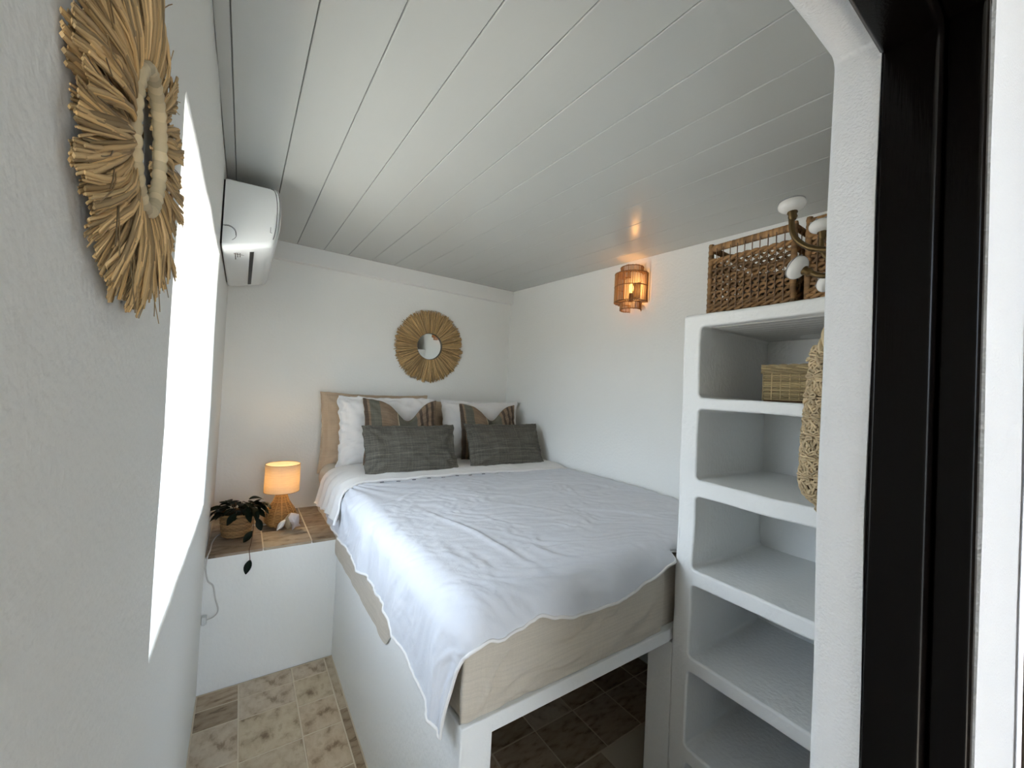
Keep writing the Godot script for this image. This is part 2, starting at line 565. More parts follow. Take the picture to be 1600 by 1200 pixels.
	for k in lines.size() - 1:
		var m := MB.new()
		m.box(V3(lines[k] + 0.0002, 0.0, 0.0), V3(lines[k + 1] - 0.0002, 0.013, 2.81), 0.0036)
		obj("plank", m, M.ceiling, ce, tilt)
	struct("trim_1", bx(V3(CX + 0.001, 2.284, BZ), V3(RX, 2.403, BZ + 0.045), 0.006), M.beam)
	# terrace outside
	struct("ground", bx(V3(-9, -0.5, -9), V3(9, -0.125, 9), 0.01), M.terrace)
	var tr := struct("floor_terrace", bx(V3(-0.09, -0.124, 0.002), V3(1.99, -0.02, 4.0), 0.004), M.terrace)

func porch() -> void:
	# the covered terrace that the doorway opens on to
	struct("wall_terrace", bx(V3(1.05, -0.02, -0.065), V3(1.12, 2.5, 2.6), 0.01), M.screen)
	struct("wall_opposite", bx(V3(-2.5, -0.12, 3.6), V3(4.5, 1.75, 3.85), 0.01), M.roughcast)
	var pr := MB.new()
	pr.box(V3(-0.095, 2.42, -0.065), V3(1.995, 2.54, 2.3), 0.01)
	struct("roof_porch", pr, M.beam)

func masonry() -> void:
	# bed platform: side wall, slab
	var t := thing("bed_platform", at(1.2, 0, -1.95), "white plastered masonry bed platform with a thin slab over the dark space underneath", "bed base")
	var off := V3(-1.2, 0, 1.95)
	var a := MB.new()
	a.box(off + V3(0.487, 0.0, BZ + 0.004), off + V3(0.582, 0.660, FZ), 0.006)
	a.wobble(wob, 0.002)
	obj("side_wall", a, M.masonry, t)
	var b := MB.new()
	b.box(off + V3(0.4875, 0.620, BZ + 0.004), off + V3(1.338, 0.667, FZ + 0.0005), 0.005)
	b.box(off + V3(1.33, 0.620, BZ + 0.004), off + V3(RX - 0.003, 0.667, -0.872), 0.005)
	obj("slab", b, M.masonry, t)
	# ledge
	var n := thing("bedside_ledge", at(0.19, 0, -2.69), "white built-in plaster ledge with a travertine tiled top beside the bed", "ledge")
	var no := V3(-0.19, 0, 2.69)
	var c := MB.new()
	c.box(no + V3(CX - 0.012, -0.001, BZ), no + V3(0.4885, 0.640, -2.36), 0.004)
	c.wobble(wob, 0.003)
	obj("body", c, M.masonry, n)
	obj("grout_bed", bx(no + V3(CX, 0.63, BZ), no + V3(0.487, 0.6488, -2.372), 0.001), M.grout, n)
	var lx := [[-0.099, 0.134, 0.356, 0.486], [-0.099, 0.060, 0.300, 0.356, 0.486], [-0.099, 0.134, 0.356, 0.486]]
	var lz := [-2.3575, -2.598, -2.846, -3.019]
	for r in 3:
		var xs: Array = [[-0.099, 0.134, 0.356, 0.486], [-0.099, 0.134, 0.356, 0.486], [-0.099, 0.050, 0.356, 0.486]][r]
		for k in xs.size() - 1:
			var m := MB.new()
			var hx: float = (xs[k + 1] - xs[k]) / 2 - 0.0025
			var hz: float = (lz[r] - lz[r + 1]) / 2 - 0.0025
			m.box(V3(-hx, -0.012, -hz), V3(hx, 0.002, hz), 0.002)
			obj("tile", m, M.ledge_tiles[[1, 2, 0, 0, 1, 1, 2, 1, 0][r * 3 + k]], n, at((xs[k] + xs[k + 1]) / 2 - 0.19, 0.648, (lz[r] + lz[r + 1]) / 2 + 2.69))
	# shelf tower
	var s := thing("shelf_tower", at(1.66, 0, -0.55), "tall white plastered masonry shelf tower with rounded open niches at the foot of the bed", "shelves")
	var so := V3(-1.66, 0, 0.55)
	var sm := MB.new()
	var zl := -0.866
	var zr := -0.217
	var top := 1.813
	var r := 0.012
	var three := func(aa, bb, dd): return so + V3(1.34 + dd, bb, aa)
	var op := [[1.512, 1.767], [1.222, 1.470], [0.910, 1.162], [0.606, 0.854], [0.298, 0.556], [0.03, 0.246]]
	var bounds := [top - r, 1.491, 1.192, 0.882, 0.581, 0.272, 0.0]
	for k in 6:
		niche(sm, three, Vector3.LEFT, Rect2(zl + r, bounds[k + 1], zr - zl - r, bounds[k] - bounds[k + 1]), [Vector2(-0.798, op[k][0]), Vector2(-0.285, op[k][0] - 0.006), Vector2(-0.285, op[k][1] - 0.002), Vector2(-0.798, op[k][1])], 0.014, 0.008, 0.50)
	# rounded outer edge, end face and top face
	var path := []
	for k in 25: path.append([Vector2(zl, lerpf(0.0, top - r, k / 24.0)), Vector2(-1, 0)])
	for k in range(1, 6): path.append([Vector2(zl + r, top - r) + Vector2(-cos(PI / 2 * k / 5), sin(PI / 2 * k / 5)) * r, Vector2(-cos(PI / 2 * k / 5), sin(PI / 2 * k / 5))])
	for k in range(1, 13): path.append([Vector2(lerpf(zl + r, zr, k / 12.0), top), Vector2(0, 1)])
	var prev := []
	for st in 8:
		var th := PI / 2 * minf(st, 5) / 5.0
		var ids := []
		for q in path:
			var p2: Vector2 = q[0] - q[1] * r * (1.0 - sin(th))
			var dd := r * (1.0 - cos(th)) if st < 6 else lerpf(r, 0.644, (st - 5) / 2.0)
			ids.append(sm.vert(three.call(p2.x, p2.y, dd), (Vector3.LEFT * cos(th) + V3(0, q[1].y, q[1].x) * sin(th)).normalized()))
		if prev.size():
			for k in ids.size() - 1:
				sm.quad(prev[k], prev[k + 1], ids[k + 1], ids[k])
		prev = ids
	sm.wobble(wob, 0.006)
	obj("body", sm, M.masonry, s)
	var pier := MB.new()
	pier.box(so + V3(1.341, 0.0, -0.966), so + V3(RX, 0.619, -0.860), 0.006)
	obj("pier", pier, M.masonry, s)
	for k in 11:
		obj("slat", bx(so + V3(1.384 + k * 0.041, 1.7638, -0.790), so + V3(1.384 + k * 0.041 + 0.036, 1.7695, -0.29), 0.0025), M.slat_paint, s)

# ---------------------------------------------------------------- bedding
var wr := FastNoiseLite.new()
var wr2 := FastNoiseLite.new()

func seg_ridge(x: float, z: float, s: Array) -> float:   # a soft crease along a segment
	var a := Vector2(s[0], s[1])
	var b := Vector2(s[2], s[3])
	var p := Vector2(x, z)
	var t := clampf((p - a).dot(b - a) / (b - a).length_squared(), 0.0, 1.0)
	var q := a.lerp(b, t)
	var bend := 0.012 * sin(t * PI * 2.0 + a.x * 20.0)
	var dd := (p - q).dot((b - a).orthogonal().normalized()) + bend
	var along := (p - q).length()
	var w: float = s[5]
	var prof := exp(-dd * dd / (w * w)) - 0.6 * exp(-(dd - 1.9 * w) * (dd - 1.9 * w) / (w * w))
	return s[4] * 0.75 * prof * sin(PI * clampf(t, 0.04, 0.96)) * exp(-maxf(0.0, along - absf(dd)) * 30.0)

const FOOT_HEM := [Vector2(0.40, 0.80), Vector2(0.47, 0.85), Vector2(0.536, 0.890), Vector2(0.575, 0.878), Vector2(0.64, 0.886), Vector2(0.707, 0.901), Vector2(0.76, 0.886), Vector2(0.84, 0.866), Vector2(0.92, 0.860), Vector2(1.0, 0.866), Vector2(1.08, 0.878), Vector2(1.16, 0.893), Vector2(1.30, 0.918), Vector2(1.36, 0.926), Vector2(2.2, 0.926)]
const DUVET_RIDGES := [
	[0.70, -1.75, 0.80, -0.96, 0.012, 0.014], [0.66, -1.20, 0.62, -0.97, 0.006, 0.016], [0.88, -1.15, 0.92, -0.95, 0.006, 0.016],
	[0.62, -1.9, 0.83, -2.0, 0.006, 0.012], [0.58, -2.02, 0.86, -2.1, 0.006, 0.011], [0.56, -1.80, 0.72, -1.92, 0.006, 0.014],
	[1.10, -1.30, 1.17, -1.18, 0.008, 0.012], [0.92, -1.18, 1.00, -1.05, 0.007, 0.014], [1.28, -1.52, 1.60, -1.10, 0.007, 0.014],
	[1.36, -1.40, 1.66, -1.02, 0.008, 0.012], [1.05, -1.65, 1.30, -1.30, 0.005, 0.016], [0.95, -1.95, 1.25, -1.62, 0.004, 0.018],
	[1.50, -1.72, 1.76, -1.36, 0.006, 0.014], [1.40, -2.0, 1.72, -1.78, 0.004, 0.016], [0.86, -1.55, 0.98, -1.28, 0.005, 0.015],
	[1.12, -2.12, 1.30, -1.92, 0.005, 0.016], [1.62, -1.20, 1.80, -0.98, 0.009, 0.012], [0.60, -1.30, 0.60, -1.02, 0.006, 0.018]]

func wrinkle(x: float, z: float) -> float:
	var h := 0.0
	var warp := wr.get_noise_2d(x * 2.0, z * 2.0) * 0.25
	# creases run mostly from head-left to foot-right
	var a := (x * 0.80 + z * 0.60) + warp
	var b := (x * 0.60 - z * 0.80) + warp * 0.5
	var n := wr2.get_noise_2d(a * 2.2, b * 7.0)
	h += 0.0058 * (1.0 - absf(n) * 2.4) * (0.55 + 0.7 * wr.get_noise_2d(x * 1.3 + 9.0, z * 1.3))
	var n2 := wr2.get_noise_2d(a * 9.0 + 40.0, b * 11.0)
	h += 0.0017 * (1.0 - absf(n2) * 2.2)
	h += 0.0007 * wr.get_noise_2d(x * 26.0, z * 26.0)
	return h

func duvet() -> void:
	var t := thing("duvet", at(1.2, 0.66, -1.6), "crumpled white duvet spread over the bed with its top edge folded back", "duvet")
	var off := V3(-1.2, -0.66, 1.6)
	var top := 0.957
	var x0 := 0.545          # where the left overhang begins to bend
	var z0 := -0.938         # where the foot overhang begins to bend
	var xr := 1.968
	var zh := -2.52
	var rr := 0.085
	var nu := 190
	var nv := 210
	var P := PackedVector3Array()
	P.resize(nu * nv)
	for j in nv:
		var fv := float(j) / (nv - 1)
		for i in nu:
			var fu := float(i) / (nu - 1)
			# cloth coordinates: s past the left edge, tt past the foot edge
			var along_len := (z0 - zh)
			var xf := lerpf(x0, xr, clampf((fu - 0.22) / 0.78, 0, 1))
			var hy := 0.0
			for q in FOOT_HEM.size() - 1:
				if xf >= FOOT_HEM[q].x: hy = FOOT_HEM[q].y + (FOOT_HEM[q + 1].y - FOOT_HEM[q].y) * smoothstep(0.0, 1.0, clampf((xf - FOOT_HEM[q].x) / (FOOT_HEM[q + 1].x - FOOT_HEM[q].x), 0.0, 1.0))
			var dy := top + 0.008 - hy
			var foot_over := rr * acos(1.0 - dy / rr) if dy < rr else rr * PI / 2 + dy - rr
			var total := along_len + foot_over
			var vv := fv * total
			var zc := zh + minf(vv, along_len)
			var tt := maxf(0.0, vv - along_len)
			var left_over := 0.285 + 0.008 * sin(zc * 5.0) + 0.004 * sin(zc * 13.0) + 0.05 * smoothstep(-1.5, -1.0, zc)
			var s := (0.22 - fu) / 0.22 * left_over if fu < 0.22 else 0.0
			var x := x0
			if fu >= 0.22: x = xf
			var rho := Vector2(s, tt).length()
			var dir := Vector2(-s, tt) / rho if rho > 1e-6 else Vector2.ZERO
			var hor := rr * sin(minf(rho / rr, PI / 2))
			var drop := rr * (1.0 - cos(minf(rho / rr, PI / 2))) + maxf(0.0, rho - rr * PI / 2)
			if rho > rr * PI / 2:
				hor += (rho - rr * PI / 2) * 0.06
			var p := V3(x + dir.x * hor, top - drop, zc + dir.y * hor)
			# crown: the duvet is fuller in the middle
			var n := V3(dir.x * sin(minf(rho / rr, PI / 2)), cos(minf(rho / rr, PI / 2)), dir.y * sin(minf(rho / rr, PI / 2)))
			var cx := x - s
			var cz := zc + tt
			var h := wrinkle(cx, cz)
			for q in DUVET_RIDGES:
				if absf(cx - (q[0] + q[2]) / 2) < 0.45 and absf(cz - (q[1] + q[3]) / 2) < 0.5:
					h += seg_ridge(cx, cz, q)
			h += 0.012 * wr.get_noise_2d(cx * 0.9 + 3.0, cz * 0.9) + 0.014 * smoothstep(1.2, 1.9, x)
			# hanging folds on the side
			if s > 0.0:
				h += 0.010 * smoothstep(0.05, 0.22, s) * sin(cz * 13.0 + 4.0 * wr.get_noise_2d(cz * 2.0, 0.0)) + 0.003 * smoothstep(0.0, 0.15, s) * sin(cz * 31.0 + 6.0 * wr.get_noise_2d(cz * 3.0, 5.0))
			if tt > 0.0:
				h += 0.005 * smoothstep(0.02, 0.12, tt) * (0.6 + sin(cx * 24.0 + 2.0))
			# soft sweep of radiating creases near the folded corner
			var rc := Vector2(cx - 0.50, cz + 2.28).length()
			if rc < 0.55 and rc > 0.03:
				h += 0.0045 * (1.0 - rc / 0.55) * sin(atan2(cz + 2.28, cx - 0.50) * 17.0 + rc * 6.0)
			p += n * h
			if p.x > 1.328 and p.z > -0.885:
				var k := smoothstep(1.328, 1.338, p.x)
				p.y += (p.z + 0.885) * 0.5 * k
				p.z = lerpf(p.z, -0.886 + 0.3 * (p.z + 0.885) * (1.0 - k), k)
			P[j * nu + i] = off + p
	var m := MB.new()
	m.grid(P, nu, nv)
	var cover := obj("cover", m, M.duvet, t)
	# underside, so that the cloth has thickness, and the piped hem
	var Q := PackedVector3Array()
	Q.resize(nu * nv)
	for k in nu * nv:
		Q[k] = P[k] - m.N[k] * (0.012 if m.N[k].y > 0 or true else 0.0) * signf(m.N[k].dot(V3(-0.3, 1, 0.3)))
	var hem := PackedVector3Array()
	for j in range(20, nv): hem.append(P[j * nu])
	for i in range(1, 150): hem.append(P[(nv - 1) * nu + i])
	var hm := MB.new()
	hm.tube(hem, [0.0048], 6)
	obj("hem", hm, M.white_cloth, t)
	# the top edge turned back on itself
	var fz0 := -2.66
	var nf := 60
	var mf := 40
	var F := PackedVector3Array()
	for j in mf:
		var fv := float(j) / (mf - 1)
		for i in nf:
			var fu := float(i) / (nf - 1)
			var s := (0.24 - fu) / 0.24 * (0.30 - 0.05 * fv) if fu < 0.24 else 0.0
			var x := 0.575 if fu < 0.24 else lerpf(0.575, 1.955, (fu - 0.24) / 0.76)
			var zc := lerpf(fz0, -2.245 + 0.10 * smoothstep(1.2, 1.95, x), fv)
			if s > 0.0:
				zc += s * 0.55 * (fv - 0.2)
			var rho := s
			var r2 := 0.12
			var hor := r2 * sin(minf(rho / r2, PI / 2)) + maxf(0.0, rho - r2 * PI / 2) * 0.22
			var drop := r2 * (1.0 - cos(minf(rho / r2, PI / 2))) + maxf(0.0, rho - r2 * PI / 2) * 0.97
			var roll := 0.030 - 0.016 * smoothstep(0.80, 1.0, fv)
			var y := top + 0.004 + roll - drop + 0.0035 * wr.get_noise_2d(x * 14.0, zc * 20.0) + 0.004 * sin(x * 31.0 + zc * 12.0) * 0.5
			if s > 0.0:
				y += 0.0
			var ww := 0.006 * sin(zc * 55.0 + s * 10.0) * smoothstep(0.03, 0.2, s)
			F.append(off + V3(x - hor + ww - (0.02 if s > 0.0 else 0.0) * smoothstep(0.0, 0.1, s), y + wrinkle(x * 1.3, zc * 1.3) * 0.5, zc))
	var fm := MB.new()
	fm.grid(F, nf, mf)
	# folded front lip going down to the cover
	var L := PackedVector3Array()
	for j in 5:
		for i in nf:
			var p := F[(mf - 1) * nf + i]
			L.append(p + V3(0, -0.018 * j / 4.0, [0.0, 0.004, 0.005, 0.003, -0.003][j]))
	fm.grid(L, nf, 5)
	var fold := obj("turned_back_edge", fm, M.white_cloth, t)
	tag(fold, "warm white underside of the duvet turned back")
	var e1 := PackedVector3Array()
	for i in nf: e1.append(F[(mf - 1) * nf + i] + V3(0, -0.004, 0.002))
	for j in range(mf - 2, -1, -1): e1.insert(0, F[(mf - 1 - (mf - 2 - j)) * nf])
	var em := MB.new()
	var e2 := PackedVector3Array()
	for i in nf: e2.append(F[(mf - 1) * nf + i] + V3(0, -0.004, 0.002))
	em.tube(e2, [0.0075], 6)
	var e3 := PackedVector3Array()
	for j in mf: e3.append(F[j * nf])
	em.tube(e3, [0.004], 6)
	obj("hem", em, M.white_cloth, t)
	# dark running stitches in front of the fold
	for k in 13:
		var i := 17 + int(k * 3.1)
		var p := F[(mf - 1) * nf + i] + V3(0, -0.014, 0.011)
		var q := F[(mf - 1) * nf + i + 1] + V3(0, -0.014, 0.011)
		var sm := MB.new()
		sm.tube(PackedVector3Array([p, p.lerp(q, 0.7)]), [0.0026], 5)
		obj("stitch", sm, M.thread, t)

const SHEET_RIDGES := [   # creases on the foot face, in (x, y)
	[0.52, 0.69, 0.62, 0.84, 0.010, 0.012], [0.55, 0.72, 0.80, 0.76, 0.005, 0.014], [0.62, 0.70, 0.95, 0.74, 0.006, 0.012],
	[0.70, 0.79, 0.98, 0.82, 0.004, 0.012], [0.85, 0.80, 0.92, 0.86, 0.005, 0.010], [0.95, 0.78, 1.06, 0.84, 0.005, 0.009], [0.60, 0.68, 0.76, 0.70, 0.006, 0.012], [1.05, 0.72, 1.28, 0.80, 0.003, 0.016]]

func mattress() -> void:
	var t := thing("mattress", at(1.22, 0.667, -1.92), "thick mattress in a beige linen fitted sheet under the white duvet", "mattress")
	var off := V3(-1.22, -0.667, 1.92)
	var lo := Vector2(0.478, -2.985)
	var hi := Vector2(1.972, -0.871)
	var pts := []
	var nor := []
	var r := 0.035
	var cs := [[Vector2(hi.x - r, lo.y + r), -PI / 2], [Vector2(hi.x - r, hi.y - r), 0.0], [Vector2(lo.x + r, hi.y - r), PI / 2], [Vector2(lo.x + r, lo.y + r), PI]]
	for c in 4:
		for k in 7:
			var w: float = cs[c][1] + PI / 2 * k / 6
			pts.append(cs[c][0] + Vector2(cos(w), sin(w)) * r)
			nor.append(Vector2(cos(w), sin(w)))
		var a: Vector2 = pts[-1]
		var w2: float = cs[(c + 1) % 4][1]
		var b: Vector2 = cs[(c + 1) % 4][0] + Vector2(cos(w2), sin(w2)) * r
		var ns := 150
		for k in range(1, ns):
			pts.append(a.lerp(b, float(k) / ns))
			nor.append(nor[-1])
	var n := pts.size()
	var P := PackedVector3Array()
	var rows := 40
	for j in rows:
		var f := float(j) / (rows - 1)
		for k in n:
			var p: Vector2 = pts[k]
			var q: Vector2 = nor[k]
			var y0 := 0.668
			if q.x < -0.8:   # left overhang of the sheet in front of the platform wall
				y0 = lerpf(0.668, 0.562, smoothstep(-1.36, -1.45, p.y))
			var y := 0.0
			var inset := 0.0
			if f < 0.78:
				y = lerpf(y0, 0.885, f / 0.78)
			else:
				var w := (f - 0.78) / 0.22 * PI / 2
				y = 0.885 + 0.05 * sin(w)
				inset = 0.05 * (1.0 - cos(w))
			var h := 0.004 * wr.get_noise_3d(p.x * 3.0, y * 5.0, p.y * 3.0) + 0.002 * wr.get_noise_3d(p.x * 12.0, y * 14.0, p.y * 12.0)
			if q.y > 0.8:
				for s in SHEET_RIDGES: h += seg_ridge(p.x, y, s) * 3.2
				h -= 0.006 * smoothstep(0.12, 0.0, f)
			if q.x < -0.8:
				h += 0.006 * wr.get_noise_2d(p.y * 5.0, y * 2.0) + 0.008 * smoothstep(-2.3, -2.7, p.y) - 0.02 * smoothstep(-1.45, -1.3, p.y)
				h = maxf(h, -0.004 if y0 < 0.6 and y < 0.67 else -0.03)
			if p.x > 1.29 and q.y > 0.5:
				h = lerpf(h, -0.024, smoothstep(1.29, 1.32, p.x))
			if p.x > 1.26 and p.y > -1.0 and y > 0.80:
				y -= 0.045 * smoothstep(1.26, 1.31, p.x) * smoothstep(0.80, 0.88, y)
			var o := p + q * (h - inset)
			P.append(off + V3(o.x, y, o.y))
	var m := MB.new()
	m.grid(P, n, rows, true, false)
	# top
	var base := (rows - 1) * n
	var c := m.vert(off + V3(1.22, 0.937, -1.92), Vector3.UP)
	var ids := []
	for k in n: ids.append(m.vert(P[base + k], Vector3.UP))
	for k in n: m.tri(c, ids[k], ids[(k + 1) % n])
	obj("fitted_sheet", m, M.sheet, t)
	# the mattress corner that bulges beside the pillows
	var bm := MB.new()
	bm.ball(off + V3(0.520, 0.885, -2.80), V3(0.078, 0.088, 0.16), 28, 18)
	obj("sheet_corner", bm, M.sheet, t)

# w wide, h high, thick; dent: karate chop in the top; flange: flat border
func pillow(called: String, label: String, m: Material, pos: Vector3, w: float, h: float, thick: float, lean: float, yaw: float, o := {}) -> void:
	var t := thing(called, Transform3D(Basis(Vector3.UP, yaw) * Basis(Vector3.RIGHT, -lean) * Basis(Vector3.BACK, o.get("roll", 0.0)), pos), label, o.get("cat", "pillow"))
	var dent: float = o.get("dent", 0.0)
	var du: float = o.get("at", 0.05)
	var fl: float = o.get("flange", 0.0)
	var sd: float = o.get("seed", 1.0) * 13.0
	var wrk: float = o.get("wrinkle", 0.008)
	var n := 46
	var mb := MB.new()
	var edge := []
	for side in [1.0, -1.0]:
		var P := PackedVector3Array()
		var uv := PackedVector2Array()
		for j in n:
			for i in n:
				var u := sin((float(i) / (n - 1) - 0.5) * PI) * 0.5 + (float(i) / (n - 1) - 0.5)
				var v := sin((float(j) / (n - 1) - 0.5) * PI) * 0.5 + (float(j) / (n - 1) - 0.5)
				u *= 1.0; v *= 1.0
				var pinch: float = o.get("pinch", 0.05)
				var x := u * w / 2 * (1.0 - pinch * (1.0 - v * v))
				var y := v * h / 2 * (1.0 - pinch * (1.0 - u * u))
				var k := 1.0 + fl
				var body := maxf(0.0, (1.0 - minf(1.0, u * u * k * k)) * (1.0 - minf(1.0, v * v * k * k)))
				var z := thick / 2 * pow(body, 0.42)
				z *= 1.0 - 0.25 * v      # heavier at the bottom
				var gz := 0.0
				if dent > 0.0:
					var g := exp(-pow((u - du) / 0.42, 2))
					var vv := pow((v + 1.0) / 2, 2.2)
					y -= dent * g * vv
					z *= 1.0 - 0.55 * exp(-pow((u - du) / 0.26, 2)) * vv
					z += 0.012 * vv * body * cos((u - du) * 9.0) * exp(-pow((u - du) / 0.6, 2))
					x += (du - u) * 0.10 * vv * w / 2 * exp(-pow((u - du) / 0.7, 2))
				var nz := wr.get_noise_2d(x * 7.0 + sd, y * 7.0 + side * 9.0) * wrk + wr.get_noise_2d(x * 4.0 + sd + y * 9.0, y * 22.0) * wrk * 0.7 * (0.4 + absf(u))
				z += nz * (0.3 + 0.7 * pow(body, 0.3))
				for cu in [-1.0, 1.0]:
					for cv in [-1.0, 1.0]:
						var dd := Vector2((u - cu) * w, (v - cv) * h)
						var rc := dd.length()
						z += wrk * 0.9 * sin(dd.angle() * 11.0 + sd + rc * 8.0 + cv * 2.0) * exp(-rc * rc * 5.0) * minf(1.0, rc * 7.0) * pow(body, 0.3)
				z += wrk * 0.8 * (1.0 - absf(wr2.get_noise_2d(x * 5.0 + y * 3.0 + sd, y * 9.0 - x * 2.0)) * 2.5) * pow(body, 0.35)
				var ex := (1.0 - pow(body, 0.25))
				var wave: float = ex * wr.get_noise_2d(y * 14.0 + sd, x * 14.0) * o.get("wavy", 0.004)
				P.append(V3(x + wave * signf(u) * absf(u), y + h / 2 + wave * 0.7, side * maxf(z, 0.002) + wave))
				uv.append(Vector2(u * 0.5 + 0.5, 0.5 - v * 0.5))
		mb.grid(P, n, n, false, false, side < 0, uv)
		if side > 0:
			for i in n: edge.append(P[i] * V3(1, 1, 0))
			for j in range(1, n): edge.append(P[j * n + n - 1] * V3(1, 1, 0))
			for i in range(n - 2, -1, -1): edge.append(P[(n - 1) * n + i] * V3(1, 1, 0))
			for j in range(n - 2, 0, -1): edge.append(P[j * n] * V3(1, 1, 0))
	obj("cover", mb, m, t)
	var pm := MB.new()
	pm.tube(PackedVector3Array(edge), [o.get("piping", 0.003)], 5, true)
	obj("seam", pm, m, t)

func pillows() -> void:
	pillow("beige_pillow", "beige pillow standing against the back wall on the left, behind the first white pillow", M.beige, V3(0.815, 0.905, -2.865), 0.755, 0.535, 0.13, 0.12, 0.0, {"seed": 1, "wrinkle": 0.009, "flange": 0.06})
	pillow("beige_pillow", "beige pillow on the right, almost hidden behind the right-hand white pillow", M.beige, V3(1.575, 0.90, -2.87), 0.73, 0.50, 0.12, 0.12, 0.0, {"seed": 2, "flange": 0.06})
	pillow("white_pillow", "white pillow with a wavy left edge in front of the large beige pillow", M.white_cloth, V3(0.865, 0.925, -2.735), 0.68, 0.50, 0.13, 0.11, 0.0, {"seed": 3, "wrinkle": 0.010, "flange": 0.07, "wavy": 0.016})
	pillow("white_pillow", "plain white pillow in the right-hand corner behind the second striped cushion", M.white_cloth, V3(1.595, 0.925, -2.735), 0.69, 0.49, 0.14, 0.10, 0.0, {"seed": 4, "wrinkle": 0.008, "flange": 0.07, "wavy": 0.008})
	pillow("striped_cushion", "striped olive and tan cushion with a chopped top, nearer the table lamp", M.stripes, V3(0.905, 0.955, -2.575), 0.51, 0.465, 0.14, 0.20, 0.0, {"seed": 5, "dent": 0.135, "at": 0.16, "pinch": 0.07, "cat": "cushion"})
	pillow("striped_cushion", "striped olive and tan cushion with a chopped top, nearer the right wall", M.stripes, V3(1.60, 0.945, -2.60), 0.50, 0.455, 0.15, 0.20, -0.02, {"seed": 6, "dent": 0.115, "at": 0.10, "pinch": 0.07, "cat": "cushion"})
	pillow("charcoal_cushion", "oblong charcoal linen cushion on the left, nearer the table lamp", M.charcoal, V3(0.90, 0.968, -2.335), 0.60, 0.315, 0.12, 0.42, 0.0, {"seed": 7, "pinch": 0.055, "wavy": 0.010, "wrinkle": 0.010, "cat": "cushion"})
	pillow("charcoal_cushion", "oblong charcoal linen cushion on the right, nearest the right wall", M.charcoal, V3(1.60, 0.965, -2.345), 0.62, 0.325, 0.12, 0.42, -0.03, {"seed": 8, "pinch": 0.06, "wavy": 0.010, "wrinkle": 0.010, "cat": "cushion"})

# ---------------------------------------------------------------- fringed mirrors
func raffia_tone() -> Color:
	var k := rng.randf_range(0.40, 1.30)
	var w := rng.randf()
	return Color((0.58 + 0.08 * w) * k, (0.375 + 0.085 * w) * k, (0.155 + 0.07 * w) * k)

# built facing +z
func raffia_mirror(xf: Transform3D, label: String, rg: float, ro: float, tufts: int, per: int, thick: float, flare: float, wrap: bool) -> void:
	var t := thing("raffia_mirror", xf, label, "mirror")
	var gm := MB.new()
	gm.lathe([Vector2(rg, 0.0), Vector2(rg, 0.004), Vector2(0.0001, 0.004)], 48, Transform3D(Basis(Vector3.RIGHT, PI / 2), V3(0, 0, 0)))
	obj("mirror_glass", gm, M.glass, t)
	var fm := MB.new()
	for k in tufts:
		var a0 := TAU * (k + rng.randf_range(0.2, 0.8)) / tufts
		var lay := rng.randf()
		var ln := ro * (rng.randf_range(0.86, 1.03) if wrap else rng.randf_range(0.93, 1.02))
		var bent := rng.randf_range(-0.10, 0.10) if wrap else rng.randf_range(-0.025, 0.025)
		var lift := thick * (0.25 + 0.75 * lay) + flare * rng.randf_range(-0.2, 1.0) * (1.0 + 1.6 * cos(a0) if wrap else 1.0)
		for s in per:
			fm.col = raffia_tone()
			var a := a0 + rng.randf_range(-0.5, 0.5) * (0.03 + 2.0 / tufts)
			var pts := []
			var e := rng.randf_range(-0.05, 0.05) + bent
			var l2 := ln * rng.randf_range(0.93, 1.03)
			var z1 := 0.008 + thick * lay * 0.6 + rng.randf_range(0.0, 0.003)
			for q in 4:
				var f := q / 3.0
				var rad := lerpf(rg * 1.0, l2, f)
				var an := a + e * f * f
				pts.append(V3(cos(an) * rad, sin(an) * rad, lerpf(z1, lift, f * f) + 0.006 * sin(f * PI) * lay))
			var w := rng.randf_range(0.0008, 0.0024) if wrap else rng.randf_range(0.0012, 0.0028)
			fm.tube(curve(pts, 6), [w * 0.7, w, w * 1.1, w * 1.2, w * 1.25, w * 0.9], 4, false, rng.randf_range(0.22, 0.65), V3(0, 0, 1))
	if wrap:   # stray hairs
		for k in 40:
			fm.col = raffia_tone() * 0.6
			var a := rng.randf() * TAU
			var l := ro * rng.randf_range(1.0, 1.15)
			fm.tube(curve([V3(cos(a) * ro * 0.6, sin(a) * ro * 0.6, thick), V3(cos(a + 0.1) * ro * 0.85, sin(a + 0.1) * ro * 0.85, thick + 0.006), V3(cos(a + rng.randf_range(-0.1, 0.3)) * l, sin(a + 0.1) * l, thick + 0.008)], 6), [0.0005], 3)
	tag(obj("fringe", fm, M.raffia, t), "", "", "", "stuff")
	# bound ring round the glass
	var rm := MB.new()
	if wrap:
		var n := 190
		var path := ring_path(V3(0, 0, 0.0165), Vector3.RIGHT, Vector3.UP, rg + 0.001, n)
		for k in n / 5:
			var kk := raffia_tone()
			rm.col = Color(0.62, 0.50, 0.30) * lerpf(0.75, 1.15, rng.randf())
			var sub := PackedVector3Array()
			var rad := []
			for q in 6:
				sub.append(path[(k * 5 + q) % n])
				rad.append(0.0052 + 0.0012 * sin(PI * q / 5.0))
			rm.tube(sub, rad, 10)
	else:
		rm.col = Color(0.16, 0.14, 0.10)
		rm.tube(ring_path(V3(0, 0, 0.012), Vector3.RIGHT, Vector3.UP, rg, 48), [0.004], 8, true)
	obj("bound_ring" if wrap else "metal_ring", rm, M.rattan, t)

